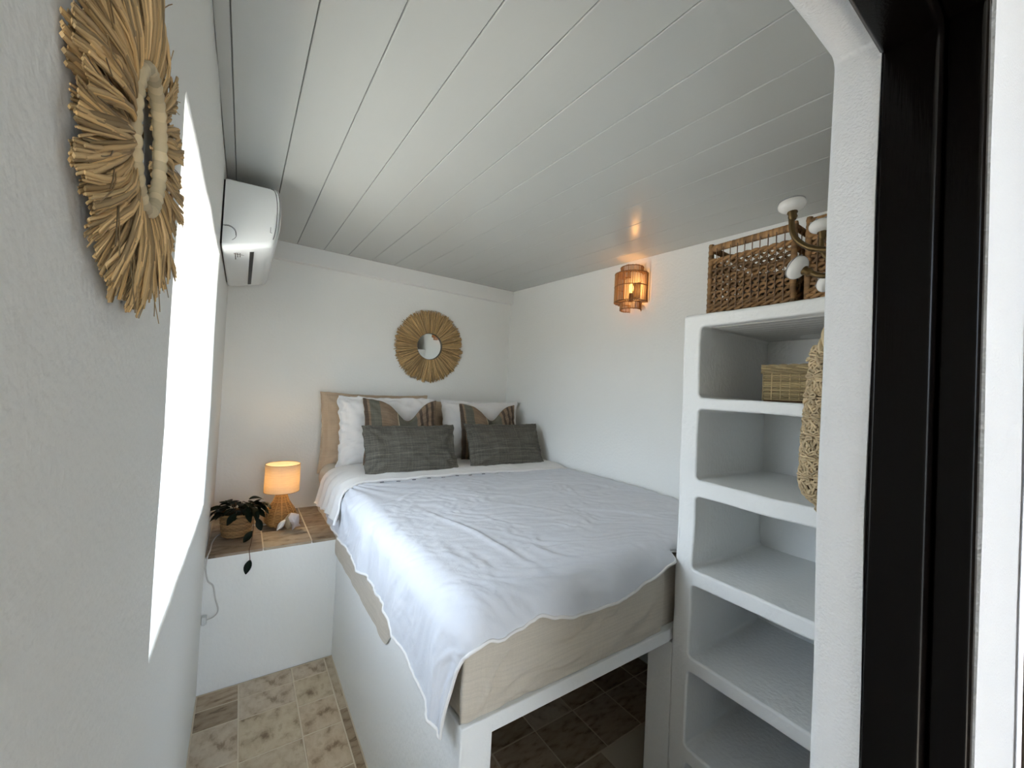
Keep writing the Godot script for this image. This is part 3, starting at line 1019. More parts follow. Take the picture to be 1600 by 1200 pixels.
# ---------------------------------------------------------------- air conditioner
func air_conditioner() -> void:
	var t := thing("air_conditioner", at(0.0, 2.15, -2.35), "white wall-mounted split air conditioner under the ceiling in the far left corner", "air conditioner")
	var off := V3(0, -2.15, 2.35)
	var prof := []
	var key := [Vector2(-0.094, 2.291), Vector2(0.02, 2.296), Vector2(0.070, 2.296), Vector2(0.087, 2.285), Vector2(0.096, 2.24), Vector2(0.098, 2.18), Vector2(0.095, 2.12), Vector2(0.086, 2.075), Vector2(0.072, 2.056), Vector2(0.03, 2.040), Vector2(-0.03, 2.024), Vector2(-0.080, 2.013), Vector2(-0.094, 2.018)]
	var kc := Vector2(0.0, 2.16)
	for k in key.size() - 1:
		for q in 4:
			prof.append(key[k].cubic_interpolate(key[k + 1], key[maxi(k - 1, 0)], key[mini(k + 2, key.size() - 1)], q / 4.0))
	prof.append(key[-1])
	prof.append(Vector2(-0.094, 2.15))
	var n := prof.size()
	var P := PackedVector3Array()
	var R := 0.022
	var steps := []
	for s in 7:
		var th := PI / 2 * s / 6
		steps.append([R * (1.0 - sin(th)), -1.95 - R * (1.0 - cos(th))])
	for s in range(6, -1, -1):
		var th := PI / 2 * s / 6
		steps.append([R * (1.0 - sin(th)), -2.76 + R * (1.0 - cos(th))])
	for st in steps:
		for q in prof:
			var dv: Vector2 = (q - kc)
			var ins: float = st[0]
			var p := kc + dv * (1.0 - ins / maxf(0.10, dv.length()))
			if q.y > 2.2: p = Vector2(lerpf(p.x, q.x, 0.6), lerpf(p.y, q.y, 0.7))
			if q.x < -0.09: p.x = q.x
			P.append(off + V3(p.x, p.y, st[1]))
	var m := MB.new()
	m.grid(P, n, steps.size(), true, false, true)
	for e in [0, steps.size() - 1]:
		var nn := V3(0, 0, 1) if e == 0 else V3(0, 0, -1)
		var c := m.vert(off + V3(kc.x, kc.y, steps[e][1]), nn)
		var ids := []
		for k in n: ids.append(m.vert(P[e * n + k], nn))
		for k in n: m.tri(c, ids[k], ids[(k + 1) % n])
	obj("body", m, M.plastic, t)
	# front panel: a shell just proud of the body
	var F := PackedVector3Array()
	var cnt := 0
	for z in [-1.957, -1.960, -2.75, -2.753]:
		cnt = 0
		for k in range(8, 34):
			var q: Vector2 = prof[k]
			var dv := (q - kc).normalized()
			var o := 0.004 if z == -1.960 or z == -2.75 else 0.0
			F.append(off + V3(q.x + dv.x * o, q.y + dv.y * o, z))
			cnt += 1
	var fp := MB.new()
	fp.grid(F, cnt, 4, false, false, true)
	obj("front_panel", fp, M.plastic, t)
	var seam := MB.new()
	var sp := PackedVector3Array()
	for k in range(8, 33):
		var q: Vector2 = prof[k]
		sp.append(off + V3(q.x - 0.012, lerpf(q.y, kc.y, 0.02), -1.9495))
	seam.tube(sp.slice(0, 20), [0.0012], 5)
	obj("moulded_line", seam, M.dark_line, t)
	for a in [[0.030, 2.2, 5.8], [0.027, 3.4, 5.6]]:
		var c := PackedVector3Array()
		for k in 16:
			var w: float = lerpf(-1.0, 2.2, k / 15.0) if a[0] > 0.028 else lerpf(-0.2, 2.0, k / 15.0)
			if a[0] > 0.028 and k > 4 and k < 7: continue
			c.append(off + V3(-0.078 + cos(w) * a[0], 2.075 + sin(w) * a[0], -1.9493))
		seam = MB.new()
		seam.tube(c, [0.0008], 5)
		obj("moulded_line", seam, M.dark_line, t)
	seam = MB.new()
	seam.tube(PackedVector3Array([off + V3(0.066, 2.135, -1.9495), off + V3(0.066, 2.112, -1.9495), off + V3(0.072, 2.112, -1.9495)]), [0.0008], 5)
	obj("moulded_line", seam, M.dark_line, t)
	# underside: dark air slot, warning label
	var slope := func(x: float) -> float: return lerpf(2.0165, 2.046, (x + 0.06) / 0.11)
	var sl := MB.new()
	for z in [[-2.01, -2.70]]:
		var b := sl.V.size()
		var ids := []
		for c in [[-0.001, z[0]], [0.014, z[0]], [0.014, z[1]], [-0.001, z[1]]]:
			ids.append(sl.vert(off + V3(c[0], slope.call(c[0]) - 0.0028, c[1]), Vector3.DOWN))
		sl.quad(ids[0], ids[1], ids[2], ids[3])
		for k in 4:
			var p0 := sl.V[b + k]
			var p1 := sl.V[b + (k + 1) % 4]
			var nn := (p1 - p0).cross(Vector3.UP).normalized()
			sl.quad(sl.vert(p0, nn), sl.vert(p1, nn), sl.vert(p1 + V3(0, 0.006, 0), nn), sl.vert(p0 + V3(0, 0.006, 0), nn))
	obj("air_outlet", sl, M.black, t)
	var lb := MB.new()
	for k in 7:
		var x := -0.052 + (k % 3) * 0.008
		var z := -2.03 - (k / 3) * 0.035
		lb.box(V3(x, slope.call(x) - 0.0016, z - 0.026), V3(x + 0.003, slope.call(x) + 0.002, z), 0.0002, at(off.x, off.y, off.z))
	lb.prism([Vector2(-0.055, 2.020), Vector2(-0.020, 2.020), Vector2(-0.055, 2.021)], -2.02, -2.026, at(off.x, off.y - 0.0052, off.z))
	obj("warning_label", lb, mat(Color(0.33, 0.30, 0.27), 0.6), t)
	# wall plate and the gap behind
	obj("mounting_plate", bx(off + V3(-0.0995, 2.03, -2.74), off + V3(-0.092, 2.285, -1.958), 0.001), M.black, t)

# ---------------------------------------------------------------- lamps
func omni(parent: Node, p: Vector3, c: Color, e: float, size: float) -> void:
	var l := OmniLight3D.new()
	l.name = "light"
	l.light_color = c; l.light_energy = e; l.light_size = size; l.shadow_enabled = true
	l.omni_range = 6.0; l.omni_attenuation = 2.0
	l.position = p
	parent.add_child(l)

func wicker_round(m: MB, rad: Callable, y0: float, y1: float, rows: int, ribs: int, tr: float, amp: float, tone: Callable) -> void:
	for k in rows:
		var y := lerpf(y0, y1, (k + 0.5) / rows)
		m.col = tone.call()
		var p := PackedVector3Array()
		var n := ribs * 3
		for q in n:
			var w := TAU * q / n
			var r: float = rad.call(y) + amp * sin(w * ribs / 2.0 + PI * k)
			p.append(V3(cos(w) * r, y, sin(w) * r))
		m.tube(p, [tr], 5, true)

func table_lamp() -> void:
	var t := thing("table_lamp", at(0.228, 0.650, -2.70), "small lit table lamp with a round cream fabric shade on a rattan gourd base", "lamp")
	var rp := [[0.0, 0.050], [0.012, 0.064], [0.035, 0.079], [0.065, 0.081], [0.095, 0.070], [0.125, 0.050], [0.150, 0.036], [0.18, 0.028], [0.21, 0.027]]
	var rad := func(y: float) -> float:
		for k in rp.size() - 1:
			if y <= rp[k + 1][0]:
				return lerpf(rp[k][1], rp[k + 1][1], smoothstep(rp[k][0], rp[k + 1][0], y) * 0.4 + 0.6 * (y - rp[k][0]) / (rp[k + 1][0] - rp[k][0]))
		return rp[-1][1]
	var tone := func() -> Color:
		var k := rng.randf_range(0.75, 1.15)
		return Color(0.58 * k, 0.31 * k, 0.105 * k)
	var base := Node3D.new()
	base.name = "base"
	t.add_child(base)
	var cm := MB.new()
	var pr := []
	for k in 22: pr.append(Vector2(rad.call(k * 0.01) - 0.005, k * 0.01))
	cm.lathe(pr, 30)
	obj("core", cm, mat(Color(0.45, 0.30, 0.16), 0.8), base)
	var wm := MB.new()
	wicker_round(wm, rad, 0.004, 0.205, 27, 26, 0.0028, 0.0016, tone)
	obj("weave", wm, M.rattan, base)
	for k in 13:
		var vm := MB.new()
		vm.col = tone.call()
		var p := PackedVector3Array()
		for q in 14:
			var y := 0.205 * q / 13.0
			var w := TAU * k / 13.0 + 0.1
			p.append(V3(cos(w), 0, sin(w)) * (rad.call(y) + 0.002) + V3(0, y, 0))
		vm.tube(p, [0.0026], 5)
		obj("rib", vm, M.rattan, base)
	var sm := MB.new()
	sm.lathe([Vector2(0.092, 0.199), Vector2(0.0905, 0.359), Vector2(0.089, 0.359), Vector2(0.0905, 0.199), Vector2(0.092, 0.199)], 64)
	var shade := obj("lamp_shade", sm, M.shade, t)
	for y in [0.200, 0.358]:
		var hm := MB.new()
		hm.tube(ring_path(V3(0, y, 0), Vector3.RIGHT, Vector3.BACK, 0.0915 if y < 0.3 else 0.090, 64), [0.0016], 6, true)
		obj("shade_trim", hm, mat(Color(0.62, 0.52, 0.38), 0.8), shade)
	var hold := MB.new()
	hold.lathe([Vector2(0.012, 0.20), Vector2(0.013, 0.235), Vector2(0.001, 0.236)], 16)
	for k in 3:
		hold.tube(PackedVector3Array([V3(0, 0.225, 0), V3(cos(k * 2.094), 0, sin(k * 2.094)) * 0.089 + V3(0, 0.21, 0)]), [0.0014], 5)
	obj("bulb_holder", hold, M.socket, t)
	var bm := MB.new()
	bm.ball(V3(0, 0.272, 0), V3(0.026, 0.034, 0.026), 18, 12)
	obj("bulb", bm, M.bulb, t)
	omni(t, V3(0, 0.272, 0), Color(1.0, 0.90, 0.72), LAMP_E, 0.02)

func sconce() -> void:
	var t := thing("wall_sconce", at(RX, 2.03, -1.615), "lit rattan wall lantern hanging on the right wall just below the ceiling", "lamp")
	var c := V3(-0.050, 0, 0)
	var tone := func() -> Color:
		var k := rng.randf_range(0.55, 1.15)
		return Color(0.46 * k, 0.235 * k, 0.085 * k)
	var secs := [["lower_collar", 0.0, 0.048, 0.062], ["drum", 0.045, 0.222, 0.098], ["upper_collar", 0.219, 0.264, 0.066]]
	for s in secs:
		var n := int(s[3] * TAU / 0.0066)
		var m := MB.new()
		for k in n:
			var w := TAU * k / n + rng.randf_range(-0.012, 0.012)
			var p: Vector3 = c + V3(cos(w), 0, sin(w)) * s[3]
			if p.x > -0.004: continue
			m.col = tone.call()
			var e := rng.randf_range(-0.003, 0.003)
			m.tube(PackedVector3Array([p + V3(0, s[1] + e, 0), p + V3(0, s[2] + e, 0)]), [rng.randf_range(0.0017, 0.0024)], 5)
		tag(obj(s[0], m, M.cane, t), "", "", "", "stuff")
		for y in ([s[1] + 0.003, s[2] - 0.003] if s[0] != "drum" else [s[1] + 0.003, (s[1] + s[2]) / 2 + 0.008, s[2] - 0.003]):
			var hm := MB.new()
			hm.col = Color(0.22, 0.11, 0.04)
			var arc := PackedVector3Array()
			for k in 49:
				var w := TAU * k / 48
				var p: Vector3 = c + V3(cos(w), 0, sin(w)) * (s[3] + 0.001)
				if p.x < -0.002: arc.append(p + V3(0, y, 0))
			# start the arc at the wall
			var first := 0
			for k in arc.size():
				if arc[k].distance_to(arc[(k + 1) % arc.size()]) > 0.04: first = (k + 1) % arc.size()
			var arc2 := PackedVector3Array()
			for k in arc.size(): arc2.append(arc[(first + k) % arc.size()])
			hm.tube(arc2, [0.0026], 6)
			obj("hoop", hm, M.cane, t)
	# shoulders between drum and collars
	for y in [0.047, 0.220]:
		var sm := MB.new()
		for k in 40:
			var w := TAU * k / 40
			var a := c + V3(cos(w), 0, sin(w)) * 0.062 + V3(0, y, 0)
			var b := c + V3(cos(w), 0, sin(w)) * 0.098 + V3(0, y, 0)
			if a.x > -0.004 or b.x > -0.004: continue
			sm.col = tone.call()
			sm.tube(PackedVector3Array([a, b]), [0.0024], 5)
		tag(obj("shoulder", sm, M.cane, t), "", "", "", "stuff")
	obj("back_plate", bx(V3(-0.004, 0.08, -0.03), V3(0.0, 0.18, 0.03), 0.001), M.socket, t)
	var h := MB.new()
	h.lathe([Vector2(0.013, 0.055), Vector2(0.014, 0.105), Vector2(0.001, 0.106)], 16, at(c.x, 0, c.z))
	h.tube(PackedVector3Array([V3(-0.002, 0.09, 0), V3(c.x, 0.07, 0)]), [0.005], 8)
	obj("bulb_holder", h, M.socket, t)
	var bm := MB.new()
	bm.ball(c + V3(0, 0.137, 0), V3(0.013, 0.030, 0.013), 16, 12)
	obj("bulb", bm, M.bulb, t)
	omni(t, c + V3(0, 0.137, 0), Color(1.0, 0.70, 0.36), SCONCE_E, 0.012)

# ---------------------------------------------------------------- things on the ledge
func leaf_mesh(l: float, w: float, curl: float) -> MB:
	var m := MB.new()
	for side in [1.0, -1.0]:
		var P := PackedVector3Array()
		for j in 8:
			var f := j / 7.0
			var hw := w / 2 * pow(sin(PI * clampf(f * 0.94 + 0.04, 0, 1)), 0.75)
			for i in 5:
				var u := (i - 2) / 2.0
				P.append(V3(u * hw, side * 0.0012 * (1.0 - absf(u)) + absf(u) * hw * 0.35 - curl * f * f * l, f * l))
		m.grid(P, 5, 8, false, false, side > 0)
	return m

func plant() -> void:
	var t := thing("potted_plant", at(0.018, 0.650, -2.62), "dark green trailing plant in a small wicker pot next to the table lamp", "plant")
	var tone := func() -> Color:
		var k := rng.randf_range(0.6, 1.1)
		return Color(0.40 * k, 0.23 * k, 0.095 * k)
	var rad := func(y: float) -> float: return lerpf(0.060, 0.077, y / 0.122)
	var pot := Node3D.new()
	pot.name = "wicker_pot"
	t.add_child(pot)
	var cm := MB.new()
	cm.lathe([Vector2(0.001, 0.002), Vector2(0.054, 0.002), Vector2(0.071, 0.118), Vector2(0.065, 0.118), Vector2(0.06, 0.10), Vector2(0.001, 0.10)], 28)
	obj("liner", cm, M.core, pot)
	var wm := MB.new()
	wicker_round(wm, rad, 0.004, 0.118, 13, 30, 0.0046, 0.0028, tone)
	obj("weave", wm, M.rattan, pot)
	var rim := MB.new()
	rim.col = Color(0.38, 0.22, 0.09)
	rim.tube(ring_path(V3(0, 0.121, 0), Vector3.RIGHT, Vector3.BACK, 0.077, 40), [0.006], 8, true)
	obj("rim", rim, M.rattan, pot)
	var lm := [leaf_mesh(0.062, 0.036, 0.35).mesh(), leaf_mesh(0.052, 0.030, 0.15).mesh(), leaf_mesh(0.07, 0.034, 0.55).mesh()]
	for k in 62:
		var w := TAU * rng.randf()
		var rr := 0.085 * sqrt(rng.randf())
		var p := V3(cos(w) * rr * 1.15 + 0.012, 0.125 + rng.randf_range(0.0, 0.065) * (1.0 - rr * 6.0) + 0.008, sin(w) * rr)
		var dirw := w + rng.randf_range(-0.7, 0.7)
		var pitch := rng.randf_range(-0.35, 0.55)
		var b := Basis(Vector3.UP, PI / 2 - dirw) * Basis(Vector3.RIGHT, pitch) * Basis(Vector3.BACK, rng.randf_range(-0.5, 0.5))
		obj("leaf", lm[k % 3], M.leaf, t, Transform3D(b, p))
		if k % 3 == 0:
			var s := MB.new()
			s.tube(curve([V3(cos(w) * 0.02, 0.10, sin(w) * 0.02), V3(p.x * 0.7, p.y + 0.004, p.z * 0.7), p], 6), [0.0016], 5)
			obj("stem", s, M.stem, t)
	# trailing shoots over the edge of the ledge
	var s2 := MB.new()
	s2.tube(curve([V3(0.05, 0.125, 0.05), V3(0.066, 0.13, 0.085), V3(0.073, 0.06, 0.12), V3(0.062, 0.003, 0.20), V3(0.056, 0.006, 0.262), V3(0.060, -0.03, 0.272), V3(0.062, -0.05, 0.272)], 26), [0.0017], 5)
	s2.tube(curve([V3(0.055, 0.125, 0.05), V3(0.083, 0.128, 0.075), V3(0.092, 0.10, 0.10)], 10), [0.0017], 5)
	obj("stem", s2, M.stem, t)
	var trail := [[V3(0.092, 0.105, 0.10), V3(0.25, -1.0, 0.15), 0], [V3(0.072, 0.05, 0.125), V3(-0.7, -0.75, 0.35), 2], [V3(0.062, -0.045, 0.272), V3(-0.25, -1.0, 0.02), 0]]
	for q in trail:
		var d: Vector3 = q[1].normalized()
		var x := d.cross(V3(0.2, 0.2, 1)).normalized()
		obj("leaf", lm[1], M.leaf, t, Transform3D(Basis(x * 1.15, d.cross(x), d * 1.25), q[0]))

func seashell() -> void:
	var t := thing("seashell", at(0.262, 0.652, -2.585), "large pale seashell leaning against the rattan base of the lamp", "shell")
	var bm := MB.new()
	var P := PackedVector3Array()
	var nu := 26
	var nv := 18
	for j in nv:
		var f := j / (nv - 1.0)
		for i in nu:
			var w := TAU * i / nu
			var r := 0.030 * pow(sin(PI * clampf(f, 0.01, 0.99)), 0.7) * (1.0 + 0.14 * sin(w * 5.0) * sin(f * PI))
			P.append(V3(0.0 + cos(w) * r * 0.95, 0.004 + f * 0.092, sin(w) * r * 0.8))
	bm.grid(P, nu, nv, true, false, true)
	obj("body", bm, M.shell_tan, t, Transform3D(Basis(Vector3.BACK, -0.10), V3(0.0, 0, 0)))
	# white lip
	var lp := PackedVector3Array()
	for j in 9:
		for i in 9:
			var u := i / 8.0
			var v := j / 8.0
			var hw := 0.019 * pow(sin(PI * clampf(v, 0.02, 0.98)), 0.8)
			lp.append(V3(-0.058 + v * 0.040 + (u - 0.5) * hw * 1.1, 0.014 + v * 0.052 - (u - 0.5) * hw * 1.2, 0.020 + 0.012 * sin(PI * u)))
	var lmb := MB.new()
	lmb.grid(lp, 9, 9)
	tag(obj("lip", lmb, M.shell_white, t), "white curved lip of the shell")
	# pale spiked flare
	var st := [Vector2(-0.004, 0.076), Vector2(0.010, 0.098), Vector2(0.030, 0.093), Vector2(0.048, 0.086), Vector2(0.052, 0.058), Vector2(0.050, 0.034), Vector2(0.060, 0.022), Vector2(0.036, 0.016), Vector2(0.018, 0.0), Vector2(0.016, 0.034), Vector2(0.002, 0.052)]
	var fl := MB.new()
	var cc := Vector2(0.026, 0.056)
	var c0 := V3(cc.x, cc.y, 0.044)
	var rows := [0.15, 0.45, 0.75, 0.95, 1.0, 1.0]
	var zz := [0.046, 0.042, 0.033, 0.024, 0.019, 0.008]
	var G := PackedVector3Array()
	var ng := st.size() * 3
	for j in 6:
		for i in ng:
			var a: Vector2 = st[i / 3].lerp(st[(i / 3 + 1) % st.size()], (i % 3) / 3.0)
			var p: Vector2 = cc.lerp(a, rows[j])
			G.append(V3(p.x, p.y, zz[j] + 0.002 * sin(i * 1.9)))
	fl.grid(G, ng, 6, true, false, false)
	var ci := fl.vert(c0 + V3(0, 0, 0.003), V3(0, 0, 1))
	var ring := []
	for i in ng: ring.append(fl.vert(G[i], V3(0, 0, 1)))
	for i in ng: fl.tri(ci, ring[i], ring[(i + 1) % ng])
	tag(obj("flare", fl, M.shell_lilac, t), "pale lilac spiked flare of the shell")

func lamp_cord() -> void:
	var m := MB.new()
	m.tube(curve([V3(0.16, 0.656, -2.72), V3(0.06, 0.655, -2.74), V3(-0.05, 0.655, -2.66), V3(-0.080, 0.656, -2.55), V3(-0.084, 0.657, -2.42), V3(-0.090, 0.655, -2.357), V3(-0.094, 0.62, -2.352), V3(-0.094, 0.590, -2.350), V3(-0.083, 0.537, -2.352), V3(-0.062, 0.509, -2.352), V3(-0.051, 0.449, -2.352), V3(-0.037, 0.391, -2.350), V3(-0.052, 0.365, -2.346), V3(-0.082, 0.362, -2.335)], 70), [0.0033], 6)
	var t := thing("power_cord", at(0, 0, 0), "thin grey power cord running from the ledge down to a plug by the left wall", "cord")
	obj("cable", m, M.cord, t)
	var p := MB.new()
	p.box(V3(-0.098, 0.345, -2.347), V3(-0.078, 0.385, -2.318), 0.004)
	obj("plug", p, M.plastic_dim, t)

# ---------------------------------------------------------------- baskets
func abaca_tone() -> Color:
	var k := rng.randf_range(0.45, 1.15)
	return Color(0.30 * k, 0.165 * k, 0.066 * k)

func lattice_basket(x0: float, y0: float, z0: float, w: float, d: float, h: float, label: String) -> void:
	var t := thing("lattice_basket", at(x0 + d / 2, y0, z0 + w / 2), label, "basket", "open weave baskets on top of the shelf tower")
	var corners := [V3(-d / 2, 0, -w / 2), V3(-d / 2, 0, w / 2), V3(d / 2, 0, w / 2), V3(d / 2, 0, -w / 2)]
	for c in corners:
		var pm := MB.new()
		var n := 26
		for k in n:
			pm.col = abaca_tone()
			var ya := h * k / n
			pm.tube(PackedVector3Array([c + V3(0, ya, 0), c + V3(0, ya + h / n, 0)]), [0.0085 + 0.0015 * (k % 2), 0.0092 - 0.0012 * (k % 2)], 8)
		obj("post", pm, M.abaca, t)
	for s in 4:
		var a: Vector3 = corners[s]
		var b: Vector3 = corners[(s + 1) % 4]
		var dir := (b - a).normalized()
		var ln := a.distance_to(b)
		var nor := dir.cross(Vector3.UP)
		# wrapped top rail
		var rail := MB.new()
		var n := int(ln / 0.0062)
		for k in n:
			rail.col = abaca_tone() * 1.25
			var pa := a + dir * (ln * k / n) + V3(0, h - 0.016, 0)
			rail.tube(PackedVector3Array([pa, pa + dir * ln / n]), [rng.randf_range(0.0120, 0.0135), 0.0125], 8, false, 0.55, nor)
		obj("top_rail", rail, M.abaca, t)
		var rods := 10
		for k in range(1, rods + 1):
			var rm := MB.new()
			var p := a + dir * ln * k / (rods + 1) + nor * 0.0078
			rm.tube(PackedVector3Array([p + V3(0, 0.006, 0), p + V3(0, h - 0.02, 0)]), [0.0016], 5)
			obj("rod", rm, M.wire, t)
		# crossing strands
		var rows := 6
		var y0r := 0.040
		var y1r := h - 0.074
		for k in rows:
			var y := lerpf(y0r, y1r, k / (rows - 1.0))
			for ph in [0.0, PI]:
				var sm := MB.new()
				sm.col = abaca_tone()
				var p := PackedVector3Array()
				var nn := (rods + 1) * 4
				var rad := []
				for q in nn + 1:
					var f := float(q) / nn
					var wv := sin(f * (rods + 1) * PI + ph + PI * (k % 2) * 0.0)
					p.append(a + dir * ln * f + V3(0, y + wv * 0.0092, 0) + nor * 0.0035 * cos(f * (rods + 1) * PI + ph))
					rad.append(0.0042 + 0.0018 * absf(wv))
				sm.tube(p, rad, 6, false, 0.55, nor)
				obj("strand", sm, M.abaca, t)
		# twisted bands
		for y in [0.010, 0.025, h - 0.062]:
			var bm := MB.new()
			for ph in [0.0, PI]:
				bm.col = abaca_tone() * 1.2
				var p := PackedVector3Array()
				for q in 60:
					var f := q / 59.0
					var w2: float = f * ln / 0.028 * PI + ph
					p.append(a + dir * ln * f + V3(0, y + sin(w2) * 0.005, 0) + nor * cos(w2) * 0.005)
				bm.tube(p, [0.0058], 6)
			obj("twisted_band", bm, M.abaca, t)
	obj("base", bx(V3(-d / 2, 0.002, -w / 2), V3(d / 2, 0.008, w / 2), 0.002), M.core, t)

func seagrass_box() -> void:
	var t := thing("seagrass_box", at(1.575, 1.512, -0.545), "small lidded seagrass box standing alone in the uppermost niche", "box")
	var tone := func() -> Color:
		var k := rng.randf_range(0.6, 1.15)
		return Color(0.47 * k, 0.36 * k, 0.185 * k)
	var per := func(hx: float, hz: float, n: int) -> Array:
		var out := []
		var cs := [Vector2(-hx, -hz), Vector2(-hx, hz), Vector2(hx, hz), Vector2(hx, -hz)]
		for s in 4:
			for k in n:
				var p: Vector2 = cs[s].lerp(cs[(s + 1) % 4], float(k) / n)
				var e: Vector2 = (cs[(s + 1) % 4] - cs[s]).normalized()
				out.append([p, Vector2(-e.y, e.x)])
		return out
	var body := Node3D.new()
	body.name = "body"
	t.add_child(body)
	obj("core", bx(V3(-0.085, 0.004, -0.103), V3(0.085, 0.10, 0.103), 0.003), mat(Color(0.40, 0.33, 0.2), 0.9), body)
	var wm := MB.new()
	for k in 15:
		var pts := PackedVector3Array()
		var pp: Array = per.call(0.088, 0.106, 30)
		wm.col = tone.call()
		for i in pp.size():
			var o: Vector2 = pp[i][0] + pp[i][1] * -0.0034 * sin(i * PI / 2.0 * 1.0 + PI * k + 0.7)
			pts.append(V3(o.x, 0.007 + k * 0.0062, o.y))
		wm.tube(pts, [0.0034], 5, true)
	obj("weave", wm, M.seagrass, body)
	for q in per.call(0.0905, 0.1085, 8):
		var vm := MB.new()
		vm.col = tone.call() * 1.1
		vm.tube(PackedVector3Array([V3(q[0].x, 0.004, q[0].y), V3(q[0].x, 0.095, q[0].y)]), [0.0022], 5)
		obj("stake", vm, M.seagrass, body)
	var lid := Node3D.new()
	lid.name = "lid"
	t.add_child(lid)
	obj("core", bx(V3(-0.09, 0.094, -0.108), V3(0.09, 0.119, 0.108), 0.003), mat(Color(0.42, 0.33, 0.19), 0.9), lid)
	var lmb := MB.new()
	for k in 4:
		for ph in [0.0, PI]:
			lmb.col = tone.call() * 0.9
			var pts := PackedVector3Array()
			var pp: Array = per.call(0.094, 0.112, 36)
			for i in pp.size():
				var w: float = i * 0.62 + ph + (PI / 2) * k
				var o: Vector2 = pp[i][0] - pp[i][1] * 0.0022 * cos(w)
				pts.append(V3(o.x, 0.0975 + k * 0.0075 + 0.0022 * sin(w), o.y))
			lmb.tube(pts, [0.0032], 5, true)
	obj("weave", lmb, M.seagrass, lid)
	var foot := bx(V3(-0.09, -0.0005, -0.107), V3(0.09, 0.004, 0.107), 0.001)
	obj("underside", foot, M.core, t)

# ---------------------------------------------------------------- coat hooks and the crocheted bag
func knob(parent: Node, p: Vector3, ax: Vector3, s: float, floral: bool) -> void:
	var x := ax.cross(V3(0.9, 0.1, 0.3)).normalized()
	var xf := Transform3D(Basis(x, ax, x.cross(ax)), p)
	var m := MB.new()
	var pr := []
	for k in 15:
		var w := PI * k / 14
		pr.append(Vector2(maxf(0.0002, 0.0215 * s * pow(sin(w), 0.85)), -cos(w) * 0.0135 * s))
	m.lathe(pr, 30, xf)
	var kn := obj("knob", m, M.porcelain, parent)
	var pm := MB.new()
	if floral:
		for k in 7:
			var w := TAU * k / 7
			var d := (V3(cos(w) * 0.72, 0.62, sin(w) * 0.72)).normalized()
			var q := V3(d.x * 0.0218, d.y * 0.0138, d.z * 0.0218) * s
			pm.ball(xf * q, V3(0.0026, 0.0024, 0.0026) * s, 8, 6)
		obj("painted_flower", pm, M.paint_grey, kn)
	else:
		pm.tube(ring_path(xf * V3(0, 0.0055 * s, 0), xf.basis.x, xf.basis.z, 0.0205 * s, 40), [0.0009], 5, true)
		obj("painted_line", pm, M.paint_grey, kn)
	var c := MB.new()
	c.lathe([Vector2(0.0075 * s, -0.012 * s), Vector2(0.0085 * s, -0.015 * s), Vector2(0.0065 * s, -0.018 * s), Vector2(0.0075 * s, -0.023 * s), Vector2(0.0045 * s, -0.028 * s)], 16, xf)
	obj("collar", c, M.brass, parent)

func coat_hook(x: float, y: float, s: float, floral: bool, label: String) -> void:
	var t := thing("coat_hook", at(x, y, -0.2155), label, "coat hook", "")
	var pl := MB.new()
	pl.lathe([Vector2(0.001, 0.006), Vector2(0.012, 0.005), Vector2(0.016, 0.0), Vector2(0.001, 0.0)], 20, Transform3D(Basis(V3(1, 0, 0), V3(0, 0, -1), V3(0, 1, 0)) * Basis.from_scale(V3(1, 1, 2.4)), V3(0, 0, 0)))
	obj("back_plate", pl, M.brass, t)
	var up := V3(0, 0.112 * s, -0.100 * s)
	var lo := V3(0, -0.004 * s, -0.088 * s)
	var m := MB.new()
	m.tube(curve([V3(0, 0.010, -0.002), V3(0, 0.014, -0.035 * s), V3(0, 0.028 * s, -0.072 * s), V3(0, 0.055 * s, -0.095 * s), up - V3(0, 0.022 * s, 0)], 20), [0.0048 * s], 10)
	obj("upper_arm", m, M.brass, t)
	knob(t, up, V3(0, 1, -0.10).normalized(), s, floral)
	var m2 := MB.new()
	var ld := V3(0, 0.55, -0.85).normalized()
	m2.tube(curve([V3(0, -0.012, -0.002), V3(0, -0.026 * s, -0.030 * s), V3(0, -0.026 * s, -0.052 * s), lo - ld * 0.020 * s], 14), [0.0046 * s], 10)
	obj("lower_arm", m2, M.brass, t)
	knob(t, lo, ld, s * 0.97, floral)

